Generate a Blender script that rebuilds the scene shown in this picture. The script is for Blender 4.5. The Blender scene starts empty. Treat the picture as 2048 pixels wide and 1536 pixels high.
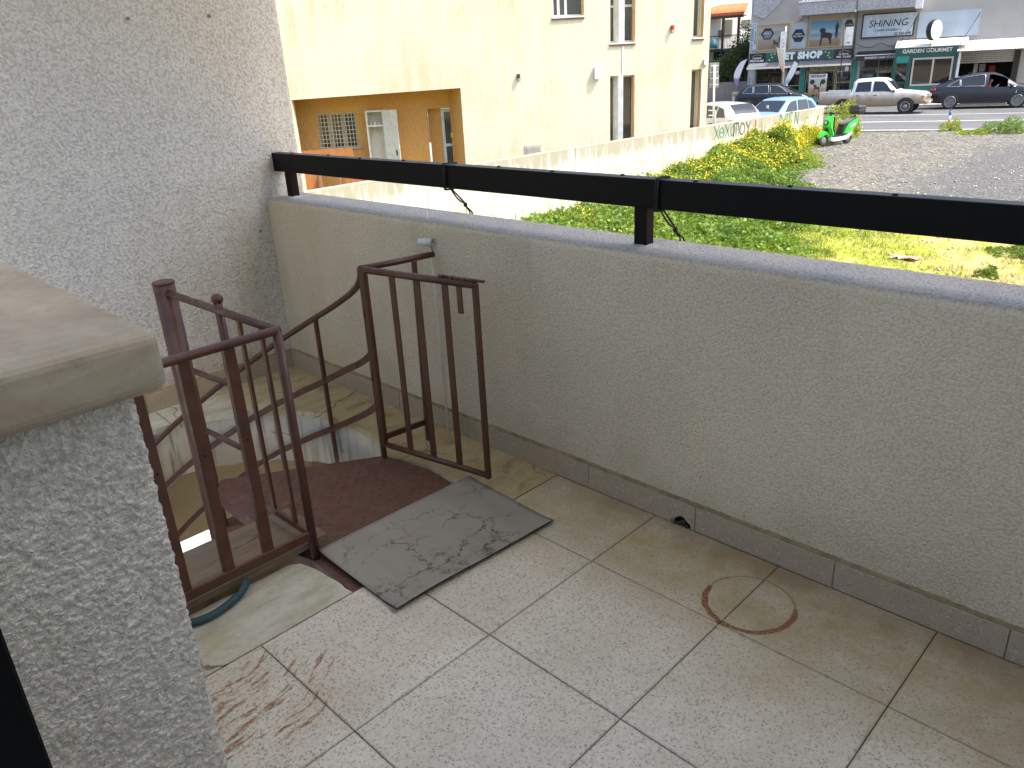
import bpy, bmesh, math, random
import numpy as np
from math import sin, cos, pi, radians, atan2, sqrt
from mathutils import Vector, Matrix
from mathutils.geometry import tessellate_polygon
random.seed(7)
scene = bpy.context.scene
COL = scene.collection

# ------------------------------------------------------------------ camera
CR = Vector((0.6995, 0.7129, -0.0499))
YAW, PITCH, ROLL, FPX = -0.79463037, -0.3897136, -0.05371492, 1544.3
_f = Vector((sin(YAW)*cos(PITCH), cos(YAW)*cos(PITCH), sin(PITCH)))
_r = Vector((cos(YAW), -sin(YAW), 0)); _u = _r.cross(_f)
R_ = cos(ROLL)*_r + sin(ROLL)*_u
U_ = -sin(ROLL)*_r + cos(ROLL)*_u
CAM = Vector((0, 0, 1.4))
cd = bpy.data.cameras.new('camera'); cam = bpy.data.objects.new('camera', cd); COL.objects.link(cam)
cam.matrix_world = Matrix(((R_.x, U_.x, -_f.x, CAM.x), (R_.y, U_.y, -_f.y, CAM.y), (R_.z, U_.z, -_f.z, CAM.z), (0, 0, 0, 1)))
cd.sensor_width = 36; cd.lens = FPX/2048*36; cd.clip_start = .02; cd.clip_end = 800
scene.camera = cam
# ------------------------------------------------------------------ world, sun, exposure
SUN_EL = radians(57); SUN_DIR = Vector((cos(radians(17.8)), sin(radians(17.8)), 0))*cos(SUN_EL) + Vector((0, 0, sin(SUN_EL)))
w = bpy.data.worlds.new('World'); scene.world = w; w.use_nodes = True
nt = w.node_tree; bg = nt.nodes['Background']
sky = nt.nodes.new('ShaderNodeTexSky'); sky.sky_type = 'NISHITA'; sky.sun_disc = False
sky.sun_elevation = SUN_EL; sky.sun_rotation = atan2(SUN_DIR.x, SUN_DIR.y)
sky.air_density = 0.9; sky.dust_density = 4.0; sky.ozone_density = 1.3
nt.links.new(sky.outputs[0], bg.inputs[0]); bg.inputs[1].default_value = 0.15
sd = bpy.data.lights.new('sun', 'SUN'); so = bpy.data.objects.new('sun', sd); COL.objects.link(so)
sd.energy = 2.0; sd.angle = radians(.5); sd.color = (1, .95, .86)
so.rotation_euler = SUN_DIR.to_track_quat('Z', 'Y').to_euler(); so.location = (9, 3, 12)
scene.view_settings.view_transform = 'Standard'; scene.view_settings.look = 'None'
scene.view_settings.exposure = 1.52; scene.view_settings.gamma = 1; scene.view_settings.use_curve_mapping = False
scene.render.engine = 'CYCLES'
scene.cycles.max_bounces = 8; scene.cycles.diffuse_bounces = 5; scene.cycles.transparent_max_bounces = 8
scene.cycles.use_denoising = True

# ------------------------------------------------------------------ where a sight line meets a plane (used to survey real positions)
def ray(x, y): return _f + R_*((x-1024)/FPX) - U_*((y-768)/FPX)
def onz(x, y, z): d = ray(x, y); return CAM + d*((z-CAM.z)/d.z)
def onx(x, y, X): d = ray(x, y); return CAM + d*((X-CAM.x)/d.x)
def ony(x, y, Y): d = ray(x, y); return CAM + d*((Y-CAM.y)/d.y)
FH = Vector((_f.x, _f.y, 0)).normalized(); EH = Vector((FH.y, -FH.x, 0))
def onD(x, y, D): d = ray(x, y); return CAM + d*(D/d.dot(FH))
SA, SB = .954/1.00006, .3/1.00006
ST = atan2(SB, SA)
def SW(s, t, z=0): return Vector((SA*s-SB*t, SB*s+SA*t, z))
def onT(x, y, T): d = ray(x, y); n = Vector((-SB, SA, 0)); P = CAM + d*((T-n.dot(CAM))/n.dot(d)); return P
def st(P): return (SA*P.x+SB*P.y, -SB*P.x+SA*P.y)

# ------------------------------------------------------------------ mesh helpers
class MB:
    def __init__(s): s.bm = bmesh.new()
    def box(s, a, b, bevel=0, M=None, seg=1):
        (x0, y0, z0), (x1, y1, z1) = a, b
        vs = [s.bm.verts.new(p) for p in ((x0,y0,z0),(x1,y0,z0),(x1,y1,z0),(x0,y1,z0),(x0,y0,z1),(x1,y0,z1),(x1,y1,z1),(x0,y1,z1))]
        fs = [s.bm.faces.new([vs[i] for i in q]) for q in ((0,3,2,1),(4,5,6,7),(0,1,5,4),(1,2,6,5),(2,3,7,6),(3,0,4,7))]
        if M is not None:
            for v in vs: v.co = M @ v.co
        if bevel:
            es = list({e for f in fs for e in f.edges})
            bmesh.ops.bevel(s.bm, geom=es, offset=bevel, segments=seg, affect='EDGES', profile=.5)
        return s
    def bar(s, p, q, w, h, up=(0, 0, 1), bevel=0):
        p = Vector(p); q = Vector(q); d = (q-p); L = d.length; d = d.normalized()
        up = Vector(up); sd_ = d.cross(up)
        if sd_.length < 1e-4: sd_ = d.cross(Vector((1, 0, 0)))
        sd_.normalize(); u = sd_.cross(d)
        Mx = Matrix(((d.x, sd_.x, u.x, p.x), (d.y, sd_.y, u.y, p.y), (d.z, sd_.z, u.z, p.z), (0, 0, 0, 1)))
        return s.box((0, -w/2, -h/2), (L, w/2, h/2), bevel, Mx)
    def tube(s, pts, r, n=10, cap=True, rs=None, sq=None):
        pts = [Vector(p) for p in pts]; rings = []
        prev = None
        for i, p in enumerate(pts):
            t = (pts[min(i+1, len(pts)-1)]-pts[max(i-1, 0)]).normalized()
            if prev is None:
                a = t.cross(Vector((0, 0, 1)))
                if a.length < 1e-3: a = t.cross(Vector((1, 0, 0)))
            else: a = prev - t*prev.dot(t)
            a.normalize(); prev = a; b = t.cross(a)
            rr = rs[i] if rs else r
            if sq:
                rings.append([s.bm.verts.new(p + a*x_*sq[0]/2 + b*y_*sq[1]/2) for x_, y_ in ((-1,-1),(1,-1),(1,1),(-1,1))])
            else:
                rings.append([s.bm.verts.new(p + a*cos(2*pi*k/n)*rr + b*sin(2*pi*k/n)*rr) for k in range(n)])
        n = len(rings[0])
        for A, B in zip(rings, rings[1:]):
            for k in range(n):
                f = s.bm.faces.new((A[k], A[(k+1) % n], B[(k+1) % n], B[k]))
                if not sq: f.smooth = True
        if cap:
            s.bm.faces.new(rings[0][::-1]); s.bm.faces.new(rings[-1])
        return s
    def prism(s, poly, h0, h1, plane='xy', M=None):
        """poly of 2D points, extruded between h0 and h1 on the third axis"""
        def P(u, v, h):
            p = {'xy': (u, v, h), 'xz': (u, h, v), 'yz': (h, u, v)}[plane]
            return M @ Vector(p) if M is not None else Vector(p)
        A = [s.bm.verts.new(P(u, v, h0)) for u, v in poly]; B = [s.bm.verts.new(P(u, v, h1)) for u, v in poly]
        n = len(poly)
        for i in range(n): s.bm.faces.new((A[i], A[(i+1) % n], B[(i+1) % n], B[i]))
        for tri in tessellate_polygon([[Vector((u, v, 0)) for u, v in poly]]):
            for L in (A, B):
                try: s.bm.faces.new([L[i] for i in tri])
                except ValueError: pass
        return s
    def quad(s, *ps):
        s.bm.faces.new([s.bm.verts.new(p) for p in ps]); return s
    def lathe(s, prof, c, axis='z', n=16, M=None):
        rings = []
        for r, h in prof:
            ring = []
            for k in range(n):
                a = 2*pi*k/n
                p = {'z': (r*cos(a), r*sin(a), h), 'y': (r*cos(a), h, r*sin(a)), 'x': (h, r*cos(a), r*sin(a))}[axis]
                p = Vector(p)+Vector(c)
                ring.append(s.bm.verts.new(M @ p if M is not None else p))
            rings.append(ring)
        for A, B in zip(rings, rings[1:]):
            for k in range(n):
                f = s.bm.faces.new((A[k], A[(k+1) % n], B[(k+1) % n], B[k])); f.smooth = True
        s.bm.faces.new(rings[0][::-1]); s.bm.faces.new(rings[-1])
        return s
    def blob(s, c, r, sub=2, M=None):
        g = bmesh.ops.create_icosphere(s.bm, subdivisions=sub, radius=1)
        for v in g['verts']:
            v.co = Vector((v.co.x*r[0]+c[0], v.co.y*r[1]+c[1], v.co.z*r[2]+c[2]))
            if M is not None: v.co = M @ v.co
        for f in {f for v in g['verts'] for f in v.link_faces}: f.smooth = True
        return s
    def build(s, name, mat, parent=None, world=True, fix=True, **props):
        if fix: bmesh.ops.recalc_face_normals(s.bm, faces=s.bm.faces)
        me = bpy.data.meshes.new(name); s.bm.to_mesh(me); s.bm.free()
        return link(name, me, mat, parent, world, **props)
PM = {}
def link(name, me, mat, parent=None, world=True, **props):
    if mat is not None and not me.materials: me.materials.append(mat)
    o = bpy.data.objects.new(name, me); COL.objects.link(o)
    if parent is not None:
        o.parent = parent
        if world: o.matrix_parent_inverse = PM[parent.name].inverted() if parent.name in PM else Matrix()
    PM[o.name] = PM.get(parent.name, Matrix()) if (parent is not None and not world) else Matrix()
    for k, v in props.items(): o[k] = v
    return o
def thing(name, label, cat, loc=(0, 0, 0), rz=0, group=None):
    o = bpy.data.objects.new(name, None); COL.objects.link(o); o.empty_display_size = .2
    o.location = loc; o.rotation_euler = (0, 0, rz); o['label'] = label; o['category'] = cat
    if group: o['group'] = group
    PM[o.name] = Matrix.Translation(loc) @ Matrix.Rotation(rz, 4, 'Z')
    return o
def tag(o, label, cat, group=None, kind=None):
    o['label'] = label; o['category'] = cat
    if group: o['group'] = group
    if kind: o['kind'] = kind
    return o
def npmesh(name, V, F, mat, parent=None, smooth=False, world=True, cols=None, **props):
    me = bpy.data.meshes.new(name); V = np.asarray(V, np.float32); F = np.asarray(F, np.int32)
    k = F.shape[1]
    me.vertices.add(len(V)); me.vertices.foreach_set('co', V.ravel())
    me.loops.add(F.size); me.loops.foreach_set('vertex_index', F.ravel())
    me.polygons.add(len(F)); me.polygons.foreach_set('loop_start', np.arange(0, F.size, k, dtype=np.int32))
    me.polygons.foreach_set('loop_total', np.full(len(F), k, np.int32))
    me.update(calc_edges=True)
    if smooth: me.polygons.foreach_set('use_smooth', np.ones(len(F), bool))
    if cols is not None:
        a = me.color_attributes.new('tint', 'FLOAT_COLOR', 'POINT'); a.data.foreach_set('color', np.asarray(cols, np.float32).ravel())
    return link(name, me, mat, parent, world, **props)
def grid_loft(rows, closed=False):
    """rows: array (m,n,3) -> verts, quads"""
    rows = np.asarray(rows, np.float32); m, n = rows.shape[:2]
    V = rows.reshape(-1, 3); i, j = np.meshgrid(np.arange(m-1), np.arange(n if closed else n-1), indexing='ij')
    j2 = (j+1) % n
    F = np.stack([i*n+j, (i+1)*n+j, (i+1)*n+j2, i*n+j2], -1).reshape(-1, 4)
    return V, F
def text(name, body, size, mat, parent, M, shear=0, ext=.004, align='CENTER', off=0, sp=1.0, world=True):
    cu = bpy.data.curves.new(name, 'FONT'); cu.body = body; cu.size = size; cu.extrude = ext; cu.shear = shear
    cu.align_x = align; cu.align_y = 'CENTER'; cu.offset = off; cu.space_character = sp; cu.resolution_u = 3
    t = bpy.data.objects.new('tmp', cu); COL.objects.link(t)
    dg = bpy.context.evaluated_depsgraph_get(); me = bpy.data.meshes.new_from_object(t.evaluated_get(dg))
    bpy.data.objects.remove(t); me.transform(M)
    me.materials.clear()
    return link(name, me, mat, parent, world)
def copy_tree(o, parent=None):
    c = o.copy(); COL.objects.link(c); c.parent = parent
    PM[c.name] = PM.get(o.name, Matrix())
    for ch in [x for x in o.children]: copy_tree(ch, c)
    return c

# ------------------------------------------------------------------ materials
class NT:
    def __init__(s, name):
        s.m = bpy.data.materials.new(name); s.m.use_nodes = True; s.t = s.m.node_tree
        s.b = s.t.nodes['Principled BSDF']; s.out = s.t.nodes['Material Output']; s._geo = None
    def n(s, typ, ins=None, **kw):
        nd = s.t.nodes.new('ShaderNode'+typ)
        for k, v in kw.items(): setattr(nd, k, v)
        for k, v in (ins or {}).items(): s.set(nd.inputs[k], v)
        return nd
    def set(s, inp, v):
        if isinstance(v, bpy.types.NodeSocket): s.t.links.new(v, inp)
        elif isinstance(v, bpy.types.Node): s.t.links.new(v.outputs[0], inp)
        else:
            if isinstance(v, (tuple, list)) and len(v) == 3 and inp.type == 'RGBA': v = (*v, 1)
            inp.default_value = v
    def pos(s):
        if s._geo is None: s._geo = s.n('NewGeometry').outputs['Position']
        return s._geo
    def obj(s): return s.n('TexCoord').outputs['Object']
    def map(s, v, scale=(1, 1, 1), loc=(0, 0, 0), rot=(0, 0, 0)):
        return s.n('Mapping', {'Vector': v, 'Scale': scale, 'Location': loc, 'Rotation': rot}).outputs[0]
    def noise(s, v, sc, det=3, rough=.5, dist=0, out=0):
        return s.n('TexNoise', {'Vector': v, 'Scale': sc, 'Detail': det, 'Roughness': rough, 'Distortion': dist}).outputs[out]
    def vor(s, v, sc, feature='F1', out='Distance', rnd=1):
        return s.n('TexVoronoi', {'Vector': v, 'Scale': sc, 'Randomness': rnd}, feature=feature).outputs[out]
    def ramp(s, f, stops, interp='LINEAR'):
        nd = s.n('ValToRGB', {'Fac': f}); cr = nd.color_ramp; cr.interpolation = interp
        while len(cr.elements) < len(stops): cr.elements.new(.5)
        for e, (p, c) in zip(cr.elements, stops):
            e.position = p; e.color = (*c, 1) if isinstance(c, tuple) else (c, c, c, 1)
        return nd.outputs[0]
    def rng(s, f, a, b, c=0., d=1., smooth=False):
        nd = s.n('MapRange', {'Value': f, 'From Min': a, 'From Max': b, 'To Min': c, 'To Max': d})
        if smooth: nd.interpolation_type = 'SMOOTHSTEP'
        return nd.outputs[0]
    def math(s, op, a, b=0., c=0.):
        nd = s.n('Math', operation=op); s.set(nd.inputs[0], a); s.set(nd.inputs[1], b); s.set(nd.inputs[2], c); return nd.outputs[0]
    def mix(s, f, a, b, mode='MIX'):
        nd = s.n('MixRGB', {'Fac': f, 'Color1': a, 'Color2': b}, blend_type=mode); return nd.outputs[0]
    def xyz(s, v): return s.n('SeparateXYZ', {'Vector': v}).outputs
    def col(s, c): s.set(s.b.inputs['Base Color'], c); return s
    def rough(s, v): s.set(s.b.inputs['Roughness'], v); return s
    def bump(s, h, strength=.5, dist=.01):
        bnode = s.n('Bump', {'Height': h, 'Strength': strength, 'Distance': dist}); s.set(s.b.inputs['Normal'], bnode.outputs[0]); return s
    def disp(s, h, scale, mid=.5):
        d = s.n('Displacement', {'Height': h, 'Scale': scale, 'Midlevel': mid}); s.t.links.new(d.outputs[0], s.out.inputs['Displacement'])
        s.m.displacement_method = 'BOTH'; return s
def simple(name, col, rough=.6, metal=0., var=.12, vs=6., bump=0., bs=40., spec=.5, coat=0.):
    m = NT(name); v = m.obj()
    c = m.mix(m.rng(m.noise(v, vs, 4), .3, .7), tuple(x*(1-var) for x in col), tuple(min(1, x*(1+var)) for x in col))
    m.col(c).rough(rough); m.b.inputs['Metallic'].default_value = metal; m.b.inputs['Specular IOR Level'].default_value = spec
    m.b.inputs['Coat Weight'].default_value = coat
    if bump: m.bump(m.noise(v, bs, 3), bump, .01)
    return m.m

ZTOPC = .868
def stucco(name, base, dirt=(.30, .25, .15), amp=.0042, sc=58., low=True, floor_dirt=.0, cav=.58, topgrey=False):
    m = NT(name); p = m.pos()
    n1 = m.noise(p, sc, 2.5, .55, .25)
    n2 = m.vor(p, sc*.85, 'SMOOTH_F1')
    n3 = m.noise(p, sc*4.2, 2, .6)
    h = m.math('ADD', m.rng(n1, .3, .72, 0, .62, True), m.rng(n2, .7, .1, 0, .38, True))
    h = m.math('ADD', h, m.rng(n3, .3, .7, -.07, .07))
    m.disp(h, amp, .4)
    big = m.noise(p, 1.3, 5, .6)
    c = m.mix(m.rng(big, .35, .7), tuple(x*.90 for x in base), base)
    # shade painted into the hollows for contrast, with a little grime
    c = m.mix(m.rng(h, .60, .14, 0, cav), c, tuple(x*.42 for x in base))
    c = m.mix(m.rng(m.noise(m.map(p, (2.2, 2.2, .8)), 1, 5, .65), .52, .75, 0, .22), c, dirt)
    z = m.xyz(p)[2]
    st_ = m.math('MULTIPLY', m.rng(z, .30, .07, 0, 1, True), m.rng(m.noise(p, 5, 4), .4, .72, .05, 1))
    c = m.mix(m.math('MULTIPLY', st_, .45), c, dirt)
    if floor_dirt:
        # yellow damp stain in the corner where the two walls meet
        xyz_ = m.xyz(p)
        cor = m.n('VectorMath', {0: p, 1: (-3.53, 1.87, .35)}, operation='DISTANCE').outputs['Value']
        k = m.math('MULTIPLY', m.rng(cor, .95, .1, 0, 1, True), m.rng(m.noise(m.map(p, (9, 9, 2)), 1, 4), .3, .7, .2, 1))
        c = m.mix(m.math('MULTIPLY', k, floor_dirt), c, (.34, .27, .13))
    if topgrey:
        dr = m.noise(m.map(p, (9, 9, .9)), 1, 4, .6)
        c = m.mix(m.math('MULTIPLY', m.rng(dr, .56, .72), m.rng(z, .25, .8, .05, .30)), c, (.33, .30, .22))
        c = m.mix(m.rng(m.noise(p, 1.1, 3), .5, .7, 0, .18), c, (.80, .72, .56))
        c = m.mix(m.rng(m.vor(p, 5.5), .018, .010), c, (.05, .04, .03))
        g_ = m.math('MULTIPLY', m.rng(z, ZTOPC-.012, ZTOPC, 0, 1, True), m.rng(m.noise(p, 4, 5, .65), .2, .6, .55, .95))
        c = m.mix(g_, c, m.mix(m.rng(h, .55, .15, 0, .6), (.37, .37, .375), (.14, .14, .14)))  # cool grey of the sky-lit top put into the colour, with weathering
    m.col(c).rough(.85); m.b.inputs['Specular IOR Level'].default_value = .3
    return m.m
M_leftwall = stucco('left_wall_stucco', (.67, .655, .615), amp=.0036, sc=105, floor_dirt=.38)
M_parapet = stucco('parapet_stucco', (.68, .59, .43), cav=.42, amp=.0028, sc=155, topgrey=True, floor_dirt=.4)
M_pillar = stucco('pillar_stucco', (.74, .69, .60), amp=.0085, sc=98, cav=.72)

def terrazzo(name, skirting=False):
    m = NT(name); p = m.pos()
    rnd = m.n('ObjectInfo').outputs['Random']
    warp = m.n('VectorMath', {0: p, 1: m.n('VectorMath', {0: m.noise(p, 60, 2, out=1), 1: (.012, .012, .012)}, operation='MULTIPLY').outputs[0]}, operation='ADD').outputs[0]
    chip_c = m.vor(warp, 150, out='Color'); chip_d = m.vor(warp, 150)
    chip_e = m.vor(warp, 150, 'DISTANCE_TO_EDGE')
    sel = m.xyz(chip_c)[0]
    base = m.mix(m.rng(m.noise(p, 3.5, 4), .3, .7), (.62, .58, .49), (.73, .69, .59))
    if skirting: base = m.mix(.8, base, (.36, .275, .185))
    small = m.vor(warp, 210, out='Color')
    base = m.mix(m.rng(m.xyz(small)[1], .35, .9, 0, .34), base, (.38, .34, .28))
    chipcol = m.ramp(m.xyz(chip_c)[1], [(0, (.16, .14, .11)), (.35, (.26, .23, .18)), (.6, (.36, .32, .26)), (1, (.78, .74, .68))])
    mask = m.math('MULTIPLY', m.rng(sel, .42, .48), m.rng(chip_d, .54, .40))
    c = m.mix(m.math('MULTIPLY', mask, .68), base, chipcol)
    # pieces of dark grit
    g = m.vor(p, 31); c = m.mix(m.rng(g, .035, .02), c, (.08, .06, .05))
    xyz_ = m.xyz(p)
    wob = m.noise(p, 2.6, 5, .62)
    # yellow-brown damp stain running along the parapet
    c = m.mix(m.rng(m.noise(p, 3.1, 5, .7), .45, .72, 0, .38), c, (.44, .36, .24))
    gx_, gy_, _ = m.xyz(m.n('TexCoord').outputs['Generated'])
    e_ = m.math('MINIMUM', m.math('MINIMUM', gx_, m.math('SUBTRACT', 1, gx_)), m.math('MINIMUM', gy_, m.math('SUBTRACT', 1, gy_)))
    e_ = m.math('ADD', e_, m.math('MULTIPLY', m.math('SUBTRACT', m.noise(p, 22, 4, .7), .5), .035))
    if not skirting: c = m.mix(m.rng(e_, .014, .0, 0, .38), c, (.17, .135, .085))
    if not skirting:
        band = m.rng(m.math('ADD', xyz_[1], m.math('MULTIPLY', wob, .62)), 1.58, 2.02, 0, 1, True)
        c = m.mix(m.math('MULTIPLY', band, m.rng(m.noise(p, 9, 5, .65), .3, .7, .35, 1)), c, (.40, .30, .145), 'MIX')
        band2 = m.rng(m.math('ADD', xyz_[1], m.math('MULTIPLY', m.noise(p, 7, 5, .7), .22)), 1.82, 1.98, 0, .75, True)
        c = m.mix(m.math('MULTIPLY', band2, m.rng(m.noise(p, 2.2, 4), .38, .62, .3, 1)), c, (.20, .13, .05))
        # grey scuffs
        c = m.mix(m.rng(m.noise(p, 4.3, 6, .7), .62, .8, 0, .35), c, (.28, .25, .20))
        # bluish worn polish left of the tiles
        # rust ring left by a round pot
        w2 = m.n('VectorMath', {0: p, 1: m.n('VectorMath', {0: m.noise(p, 30, 3, out=1), 1: (.012, .012, 0)}, operation='MULTIPLY').outputs[0]}, operation='ADD').outputs[0]
        d = m.n('VectorMath', {0: w2, 1: (-.798+.006, 1.654+.006, 0)}, operation='DISTANCE').outputs['Value']
        ang = m.n('Math', {0: m.math('SUBTRACT', xyz_[1], 1.654), 1: m.math('SUBTRACT', xyz_[0], -.798)}, operation='ARCTAN2').outputs[0]
        # heavy towards -Y/-X and +X sides
        hv = m.math('ADD', m.rng(m.math('ABSOLUTE', m.math('SUBTRACT', ang, -2.3)), .5, 1.5, 1, 0, True), m.rng(m.math('ABSOLUTE', m.math('SUBTRACT', ang, -.35)), .4, 1.1, 1, 0, True))
        hv = m.math('ADD', .42, hv)
        ring = m.rng(m.math('SUBTRACT', m.math('ABSOLUTE', m.math('SUBTRACT', d, .120)), m.math('MULTIPLY', hv, .0058)), -.001, .0012, 1, 0)
        spk = m.rng(m.noise(p, 130, 3, .7), .30, .48, .15, 1)
        c = m.mix(m.math('MULTIPLY', m.math('MULTIPLY', ring, spk), m.rng(hv, .2, 1.0, .6, 1)), c, m.mix(m.noise(p, 160, 2), (.06, .02, .01), (.36, .13, .035)))
        # rust streaks: swept arcs at the near left corner
        RC = onz(345, 1290, 0); RZ = onz(505, 1400, 0)
        d2 = m.n('VectorMath', {0: p, 1: (-1.53, .17, 0)}, operation='DISTANCE').outputs['Value']
        dd = m.n('VectorMath', {0: m.n('VectorMath', {0: p, 1: m.n('VectorMath', {0: m.noise(p, 7, 3, out=1), 1: (.07, .07, 0)}, operation='MULTIPLY').outputs[0]}, operation='ADD').outputs[0], 1: (RC.x+.035, RC.y+.035, 0)}, operation='DISTANCE').outputs['Value']
        a2 = m.n('Math', {0: m.math('SUBTRACT', xyz_[1], RC.y), 1: m.math('SUBTRACT', xyz_[0], RC.x)}, operation='ARCTAN2').outputs[0]
        cv = m.n('CombineXYZ', {0: m.math('MULTIPLY', dd, 58), 1: m.math('MULTIPLY', a2, 2.6), 2: 3.1}).outputs[0]
        sn = m.noise(cv, 1, 3, .6)
        zone = m.math('MULTIPLY', m.rng(m.n('VectorMath', {0: p, 1: (RZ.x, RZ.y, 0)}, operation='DISTANCE').outputs['Value'], .27, .08, 0, 1, True), 1)
        stk = m.rng(m.math('ADD', sn, m.math('MULTIPLY', zone, .13)), .645, .69)
        stk = m.math('MULTIPLY', m.math('MULTIPLY', stk, m.rng(zone, .05, .3)), m.rng(m.noise(p, 38, 5, .8), .38, .55))
        c = m.mix(m.math('MULTIPLY', stk, .9), c, m.mix(m.rng(m.noise(p, 60, 2), .35, .65), (.07, .022, .012), (.33, .13, .04)))
        halo = m.math('MULTIPLY', zone, m.rng(sn, .5, .7, 0, .35))
        c = m.mix(halo, c, (.42, .25, .10))
        # a few faint scattered rust scratches
        s2 = m.noise(m.map(p, (7, 26, 1), rot=(0, 0, .5)), 1, 3, .5)
        c = m.mix(m.math('MULTIPLY', m.rng(s2, .68, .73), m.rng(m.noise(p, 1.7, 2), .5, .6, 0, .6)), c, (.33, .17, .07))
    c = m.mix(m.rng(rnd, 0, 1, 0, .16), c, (.36, .33, .27))
    if skirting: c = m.mix(.42, c, (.33, .255, .16))
    m.col(c); m.rough(m.rng(m.noise(p, 5, 4), .3, .7, .30, .5))
    m.bump(m.math('ADD', m.noise(p, 130, 3), m.math('MULTIPLY', m.noise(p, 9, 3), 2.)), .06, .006)
    m.b.inputs['Specular IOR Level'].default_value = .42
    return m.m
M_tile = terrazzo('terrazzo_tile'); M_skirt = terrazzo('terrazzo_skirting', True)

def marble_slab():
    m = NT('aged_marble_slab'); p = m.pos(); y = m.xyz(p)[1]; x = m.xyz(p)[0]
    st1 = m.noise(m.map(p, (16, 5, 5), rot=(0, 0, .5)), 1, 6, .65, .4)
    c = m.ramp(st1, [(.25, (.30, .28, .19)), (.45, (.46, .44, .34)), (.6, (.56, .55, .45)), (.8, (.38, .36, .26))])
    c = m.mix(m.rng(m.noise(p, 45, 4, .7), .45, .75, 0, .3), c, (.24, .23, .18))
    far = m.math('MAXIMUM', m.rng(m.math('ADD', y, m.math('MULTIPLY', m.noise(p, 5, 5, .6), .55)), 1.45, 2.0, 0, 1, True), 0)
    c = m.mix(m.math('MULTIPLY', far, m.rng(m.noise(p, 8, 5, .7), .25, .7, .35, .95)), c, (.40, .28, .10))
    c = m.mix(m.math('MULTIPLY', far, m.rng(m.noise(m.map(p, (10, 5, 5)), 1.3, 6, .7), .52, .7, 0, .8)), c, (.14, .08, .03))
    c = m.mix(m.rng(m.noise(p, 6, 4), .6, .75, 0, .5), c, (.40, .33, .14))
    cr = m.vor(m.n('VectorMath', {0: p, 1: m.n('VectorMath', {0: m.noise(p, 12, 3, out=1), 1: (.08, .08, .02)}, operation='MULTIPLY').outputs[0]}, operation='ADD').outputs[0], 2.6, 'DISTANCE_TO_EDGE')
    c = m.mix(m.math('MULTIPLY', m.rng(cr, .009, .002), m.rng(m.noise(p, 3, 2), .45, .6)), c, (.08, .06, .04))
    m.col(c).rough(.55); m.bump(m.math('ADD', m.noise(p, 60, 4), m.math('MULTIPLY', st1, 1.5)), .16, .006)
    return m.m
M_slab = marble_slab()

def paint_brown(name='brown_metal_paint', base=(.078, .027, .014)):
    m = NT(name); p = m.pos()
    c = m.mix(m.rng(m.noise(p, 14, 4), .35, .7), tuple(x*.8 for x in base), tuple(x*1.22 for x in base))
    c = m.mix(m.rng(m.noise(p, 90, 3, .7), .66, .72, 0, .7), c, (.11, .055, .045))
    c = m.mix(m.rng(m.noise(p, 42, 2, .5), .735, .75), c, (.012, .008, .007))
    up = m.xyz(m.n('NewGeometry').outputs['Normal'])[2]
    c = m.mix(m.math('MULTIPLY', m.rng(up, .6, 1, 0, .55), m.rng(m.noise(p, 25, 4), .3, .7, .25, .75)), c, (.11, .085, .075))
    m.col(c).rough(m.rng(m.noise(p, 30, 3), .3, .7, .32, .6)); m.bump(m.noise(p, 220, 3), .12, .002)
    return m.m
M_brown = paint_brown()
M_plate = paint_brown('brown_plate_paint', (.12, .042, .026))
def mat_rubber():
    m = NT('grey_mat_print'); p = m.pos()
    c = m.mix(m.rng(m.noise(m.map(p, (3, 9, 3), rot=(0, 0, .4)), 1, 5, .6), .3, .7), (.235, .215, .185), (.31, .29, .25))
    w_ = m.n('VectorMath', {0: p, 1: m.n('VectorMath', {0: m.noise(p, 13, 5, .7, out=1), 1: (.16, .16, 0)}, operation='MULTIPLY').outputs[0]}, operation='ADD').outputs[0]
    v1 = m.vor(w_, 5.2, 'DISTANCE_TO_EDGE'); v2 = m.vor(m.map(w_, (1, 1, 1), (3.3, .7, 0)), 11, 'DISTANCE_TO_EDGE')
    k = m.math('MULTIPLY', m.rng(v1, .028, .005), m.rng(m.noise(p, 5.5, 3), .44, .56))
    k2 = m.math('MULTIPLY', m.rng(v2, .035, .008, 0, .7), m.rng(m.noise(m.map(p, loc=(4, 2, 0)), 6, 3), .50, .60))
    kk = m.math('MULTIPLY', m.math('MAXIMUM', k, k2), m.rng(m.noise(p, 70, 3, .7), .35, .55))
    c = m.mix(kk, c, (.025, .016, .018))
    c = m.mix(m.rng(m.noise(p, 120, 3, .7), .62, .75, 0, .2), c, (.08, .075, .07))
    m.col(c).rough(.55); m.bump(m.math('SUBTRACT', m.noise(p, 90, 4), kk), .15, .003)
    return m.m
M_mat = mat_rubber()
def wood(name, a, b, sc=1., rot=0.):
    m = NT(name); p = m.pos()
    v = m.map(p, (60*sc, 5*sc, 30*sc), rot=(0, 0, rot))
    g = m.noise(v, 1, 6, .65, .6)
    kn = m.noise(m.map(p, (14*sc, 4*sc, 8), rot=(0, 0, rot)), 1, 3, .5, 2.2)
    c = m.mix(m.rng(g, .3, .7), a, b)
    c = m.mix(m.rng(kn, .56, .70, 0, .75), c, tuple(x*.45 for x in a))
    c = m.mix(m.rng(m.noise(p, 7, 4), .45, .7, 0, .5), c, (.17, .155, .125))
    m.col(c).rough(.75); m.bump(g, .3, .002); return m.m
M_ply = wood('weathered_plywood', (.13, .085, .05), (.235, .17, .105))
M_plyedge = wood('plywood_edge', (.12, .065, .03), (.20, .12, .06))
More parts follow.
